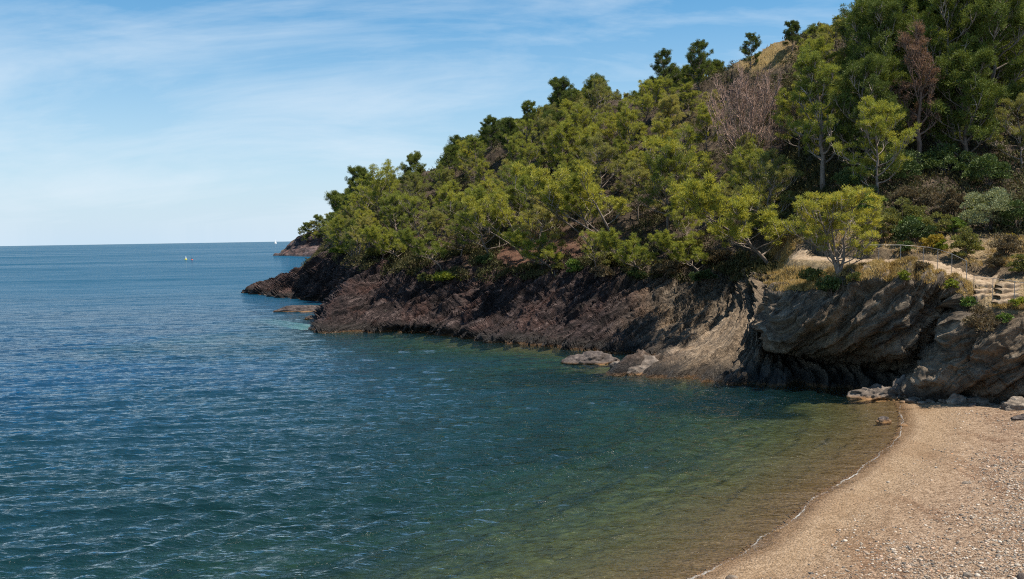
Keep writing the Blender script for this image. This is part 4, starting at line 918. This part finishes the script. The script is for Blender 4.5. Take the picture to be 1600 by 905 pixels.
# pebbles: one mesh, past counting
rr = np.random.default_rng(77); V0, F0 = ico(1)
n = 120000; xy = np.stack([rr.uniform(2, 26, n), rr.uniform(14, 38, n)], 1); z_, sd_v = beach_z(xy)
pp = np.concatenate([xy, z_[:, None]], 1); ppx, ppy = proj(pp)
dens = .03 + .97 * sstep(.1, 1.1, (ppx - 1380) / 300 + (ppy - 800) / 170 + .7 * pn(pp * .35)) + .22 * np.clip(pn(pp * np.array([.5, .25, 0]) + 3), 0, 1)
ok = (sd_v > 1.2) & (ppx < 1680) & (ppx > 1000) & (ppy < 960) & (ppy > 640) & (rr.random(n) < dens * np.clip((pp[:, 1] / 22) ** 0 , 0, 1))
pp = pp[ok][:30000]; n = len(pp); s_ = np.exp(rr.normal(math.log(.024), .42, n)); s_ = np.clip(s_, .012, .075)
ax = np.stack([s_ * rr.uniform(.8, 1.3, n), s_ * rr.uniform(.7, 1.1, n), s_ * rr.uniform(.4, .7, n)], 1); th = rr.uniform(0, 6.28, n)
v_ = V0[None] * (1 + .12 * rr.normal(size=(n, len(V0), 1))) * ax[:, None, :]
x_ = v_[..., 0] * np.cos(th)[:, None] - v_[..., 1] * np.sin(th)[:, None]; y_ = v_[..., 0] * np.sin(th)[:, None] + v_[..., 1] * np.cos(th)[:, None]
v_ = np.stack([x_, y_, v_[..., 2]], -1) + pp[:, None, :] + np.array([0, 0, .004])
m_peb, t = mat('pebbles'); a = t.attr('tone').outputs['Fac']
c = t.ramp(a, [(0, (.06, .055, .05)), (.2, (.17, .14, .11)), (.4, (.30, .235, .17)), (.55, (.40, .34, .265)), (.7, (.30, .19, .12)), (.85, (.46, .36, .26)), (.95, (.60, .54, .45)), (1, (.50, .24, .11))])
t.out(t.n('ShaderNodeBsdfPrincipled', {'Base Color': c, 'Roughness': .75, 'Specular IOR Level': .3}).outputs[0])
tag(mesh_np('pebbles', v_.reshape(-1, 3), (F0[None] + (np.arange(n) * len(V0))[:, None, None]).reshape(-1, 3), m_peb, smooth=True, attrs=dict(tone=np.repeat(rr.random(n), len(V0)))), 'grey and tan pebbles strewn over the gravel', None, None, 'stuff')
# ------------------------------------------------------------------ path, bank, steps, railing
m_path, t = mat('path_earth'); pos = t.n('ShaderNodeNewGeometry').outputs['Position']
c = t.ramp(t.noise(pos, 3.5, 7, .7), [(.3, (.17, .115, .07)), (.5, (.33, .24, .155)), (.7, (.47, .365, .25))])
bmp = t.n('ShaderNodeBump', {'Strength': .8, 'Distance': .06, 'Height': t.noise(pos, 8, 6, .75)})
t.out(t.n('ShaderNodeBsdfPrincipled', {'Base Color': c, 'Roughness': .95, 'Normal': bmp.outputs[0], 'Specular IOR Level': .1}).outputs[0])
m_bank, t = mat('bank_earth'); pos = t.n('ShaderNodeNewGeometry').outputs['Position']
c = t.ramp(t.noise(pos, 4.5, 7, .7), [(.3, (.10, .065, .04)), (.5, (.24, .17, .11)), (.7, (.42, .33, .23))])
bmp = t.n('ShaderNodeBump', {'Strength': 1, 'Distance': .1, 'Height': t.noise(pos, 6, 6, .75)})
t.out(t.n('ShaderNodeBsdfPrincipled', {'Base Color': c, 'Roughness': .95, 'Normal': bmp.outputs[0], 'Specular IOR Level': .1}).outputs[0])
def land_pt(px, py): return hit(px, py)
pl = resample(pc_, 170)
for _ in range(6): pl[1:-1] = (pl[:-2] + pl[1:-1] * 2 + pl[2:]) / 4
tg = np.gradient(pl[:, :2], axis=0); tg /= np.linalg.norm(tg, axis=1)[:, None]; nr = np.stack([-tg[:, 1], tg[:, 0]], 1)
cs = np.linspace(-1, 1, 13); zl = []
for i in range(len(pl)):
    r_ = []
    for s_ in cs:
        wd = .80 + .12 * math.sin(i * .31) + .08 * math.sin(i * .83 + s_ * 2); q = pl[i, :2] + nr[i] * s_ * wd; h_ = drop(*q); r_.append(h_[2] if h_ is not None else pl[i, 2])
    zl.append(r_)
zl = np.array(zl); zp = zl + .03
pv = np.stack([np.stack([np.append(pl[i, :2] + nr[i] * s_ * (.80 + .12 * math.sin(i * .31) + .08 * math.sin(i * .83 + s_ * 2)), zp[i, k] + .02 * math.sin(i * 1.7 + k * 2.1) - .08 * abs(s_) ** 4) for k, s_ in enumerate(cs)]) for i in range(len(pl))])
tag(mesh_np('path', pv.reshape(-1, 3), grid_faces(*pv.shape[:2])[:, ::-1], m_path, smooth=True), 'sandy footpath along the cliff shelf', None, None, 'structure')
def step_block(px0_, px1_, pyt, dep, hgt, parent, seed):
    """a worn stone tread: seen front edge px0..px1 at pyt, dep deep, hgt high"""
    d_ = STEP_D; a = P(px0_, pyt, d_); b = P(px1_, pyt - .5, d_); L = np.linalg.norm(b - a); nx = 26; ex = (b - a) / L; ey = np.array([-ex[1], ex[0], 0]); rows_ = []
    prof = [(-.02, -hgt - .12), (-.03, -hgt * .5), (-.02, -.03), (.03, 0), (dep * .5, .01), (dep, .02), (dep + .05, -.25)]
    for i in range(nx):
        s = i / (nx - 1); en = -.10 * (abs(s - .5) * 2) ** 6
        jig = .03 * math.sin(s * 7 + seed * 2.3) + .015 * math.sin(s * 17 + seed)
        rows_.append([a + ex * L * s + ey * (o1 + jig) + np.array([0, 0, h1 + en + .03 * math.sin(s * 9 + seed * 1.7) + (.02 * math.sin(s * 23 + k * 2 + seed))]) for k, (o1, h1) in enumerate(prof)])
    rv = np.array(rows_); capv = []
    f_ = grid_faces(nx, len(prof)); return mesh_np('step', rv.reshape(-1, 3), f_, m_path, parent)
for lab, fl in [('upper flight of worn earth and stone steps below the path bend', [(1527,1552,434,42.6),(1526,1552,443,42.2),(1525,1552,452,41.8),(1524,1550,460,41.4)]),
                ('lower flight of worn stone steps at the end of the path', [(1566,1606,443,42.0),(1565,1606,451,41.6),(1563,1606,460,41.2),(1561,1606,469,40.8)])]:
    r_ = empty('stone_steps', (0, 0, 0), lab, 'steps', 'flights of steps')
    for k, (a_, b_, y_, d_) in enumerate(fl): h_ = hit((a_ + b_) / 2, y_ + 3); STEP_D = h_[1] - .12 if h_ is not None else d_; step_block(a_, b_, y_, .62, .2, r_, k + len(lab))
m_metal, t = mat('galvanised_metal'); pos = t.n('ShaderNodeNewGeometry').outputs['Position']
t.out(t.n('ShaderNodeBsdfPrincipled', {'Base Color': t.ramp(t.noise(pos, 20, 3), [(.3, (.20, .19, .18)), (.7, (.42, .41, .39))]), 'Metallic': .6, 'Roughness': .5}).outputs[0])
def railing(label, posts, rail, group):
    r_ = empty('railing', (0, 0, 0), label, 'railing', group); tops = []
    for px, pb, pt in posts:
        b = hit(px, pb); b = P(px, pb, b[1]) if b is not None else P(px, pb, 42.); tp = P(px, pt, b[1]); tp[0] = b[0]
        v, f = tubes([(np.array([b - [0, 0, .4], (b + tp) / 2, tp]), np.array([.015] * 3))], 6); mesh_np('post', v, f, m_metal, r_, smooth=True); tops.append(tp)
    tops = [tops[0] + (tops[0] - tops[1]) * rail[0]] + tops + ([tops[-1] + (tops[-1] - tops[-2]) * rail[1]] if rail[1] else [])
    v, f = tubes([(np.array(tops), np.full(len(tops), .012))], 6); mesh_np('handrail', v, f, m_metal, r_, smooth=True)
railing('thin grey metal railing along the seaward edge of the path', [(1373,412,383),(1407,411,383),(1443,413,385.5),(1465,425,389.5),(1487,428,397),(1510,441,408)], (.65, 0), 'path railings')
railing('thin metal railing with three posts beside the steps', [(1521.5,459,430),(1551,470,435),(1585,474,440)], (0, .6), 'path railings')
# ------------------------------------------------------------------ sailing boat, buoys
def flatmat(name, c_, r_=.5):
    m, t = mat(name); n_ = t.noise(t.n('ShaderNodeTexCoord').outputs['Object'], 3, 3); t.out(t.n('ShaderNodeBsdfPrincipled', {'Base Color': t.mix(t.math('MULTIPLY', n_, .25), tuple(c_), tuple(.8 * q for q in c_)), 'Roughness': r_}).outputs[0]); return m
m_white = flatmat('white_paint', (.80, .80, .79)); m_sail = flatmat('sail_cloth', (.85, .85, .83), .9); m_yel = flatmat('yellow_paint', (.62, .55, .05)); m_red = flatmat('red_paint', (.50, .08, .06)); m_drk = flatmat('dark_paint', (.03, .04, .05))
BD = 3000.0; bp = W(430.6, 377.0); bp = P(430.6, 380, BD); bp[2] = 0
boat = empty('sailing_boat', bp, 'tiny white sailing boat on the far horizon', 'sailboat', rz=R(65))
st = np.linspace(-1, 1, 15); hv = []
for s in st:
    wd = 1.7 * (1 - abs((s + .15) / 1.15) ** 2.6) if s > -.99 else 1.1
    wd = max(wd, .02)
    for k in range(9):
        th = math.pi * k / 8; hv.append([s * 6.2 + (.5 * s if k in (0, 8) else 0), math.cos(th) * wd, 1.15 + .25 * s * s - math.sin(th) ** .8 * 1.6])
hv = np.array(hv); ff = grid_faces(15, 9); deck = np.stack([np.arange(14) * 9, np.arange(14) * 9 + 8, np.arange(1, 15) * 9 + 8, np.arange(1, 15) * 9], 1)
mesh_np('hull', hv, np.concatenate([ff, deck]), m_white, boat, smooth=False)
v, f = tubes([(np.array([[.6, 0, 1], [.6, 0, 8], [.6, 0, 15.5]]), np.array([.12, .1, .06])), (np.array([[.6, 0, 2.4], [-2, 0, 2.4], [-5, 0, 2.4]]), np.array([.09, .09, .08]))], 6); mesh_np('mast', v, f, m_white, boat)
def sail(name, A, B, T, belly):
    vs_ = []
    for i in range(13):
        s = i / 12
        for k in range(9):
            u_ = k / 8; p_ = (A * (1 - u_) + B * u_) * (1 - s) + T * s; p_ = p_ + np.array([0, belly * math.sin(math.pi * u_) * math.sin(math.pi * min(1, s * .9 + .1)) * (1 - s), 0]); vs_.append(p_)
    vs_ = np.array(vs_); n_ = len(vs_); f_ = grid_faces(13, 9); th_ = vs_ + np.array([0, .02, 0]); mesh_np(name, np.concatenate([vs_, th_]), np.concatenate([f_, f_[:, ::-1] + n_]), m_sail, boat, smooth=True)
sail('mainsail', np.array([.45, 0, 2.6]), np.array([-4.9, 0, 2.6]), np.array([.45, 0, 15.2]), .7)
sail('jib', np.array([6.0, 0, 1.6]), np.array([.9, .3, 2.0]), np.array([.75, 0, 14.2]), .6)
def buoy(px, py, label, m1, m2, hgt, group):
    p_ = W(px, py); d_ = p_[1]; s = hgt
    r_ = empty('buoy', p_, label, 'buoy', group)
    prof = [(0.02, -.25), (.34, -.2), (.40, .0), (.36, .22), (.22, .34), (.15, .38)]
    th = np.arange(16) * 2 * math.pi / 16
    def lathe(pr, name, m): 
        v = np.array([[r * math.cos(a) * s, r * math.sin(a) * s, z * s] for r, z in pr for a in th]); i = np.arange(len(pr) - 1)[:, None] * 16; k = np.arange(16)[None]
        mesh_np(name, v, np.stack([i + k, i + (k + 1) % 16, i + 16 + (k + 1) % 16, i + 16 + k], -1).reshape(-1, 4), m, r_, smooth=True)
    lathe(prof, 'float', m1); lathe([(.15, .38), (.13, .7), (.11, .95), (.02, 1.0)], 'topmark', m2)
buoy(290.5, 406, 'small yellow and white marker buoy on the open sea', m_yel, m_white, 1.5, 'marker buoys')
buoy(300, 406.5, 'dull reddish marker buoy beside the yellow and white one', m_red, m_drk, 1.2, 'marker buoys')
sc = bpy.context.scene
sc.view_settings.view_transform = 'Standard'; sc.view_settings.look = 'None'; sc.view_settings.exposure = 0.92; sc.view_settings.gamma = 1
sc.cycles.max_bounces = 6; sc.cycles.transparent_max_bounces = 12; sc.cycles.diffuse_bounces = 2; sc.cycles.glossy_bounces = 2; sc.cycles.transmission_bounces = 2
sc.cycles.caustics_reflective = False; sc.cycles.caustics_refractive = False
sc.cycles.use_denoising = False; sc.cycles.filter_width = 1.1; sc.cycles.sample_clamp_direct = .8; sc.cycles.sample_clamp_indirect = 4
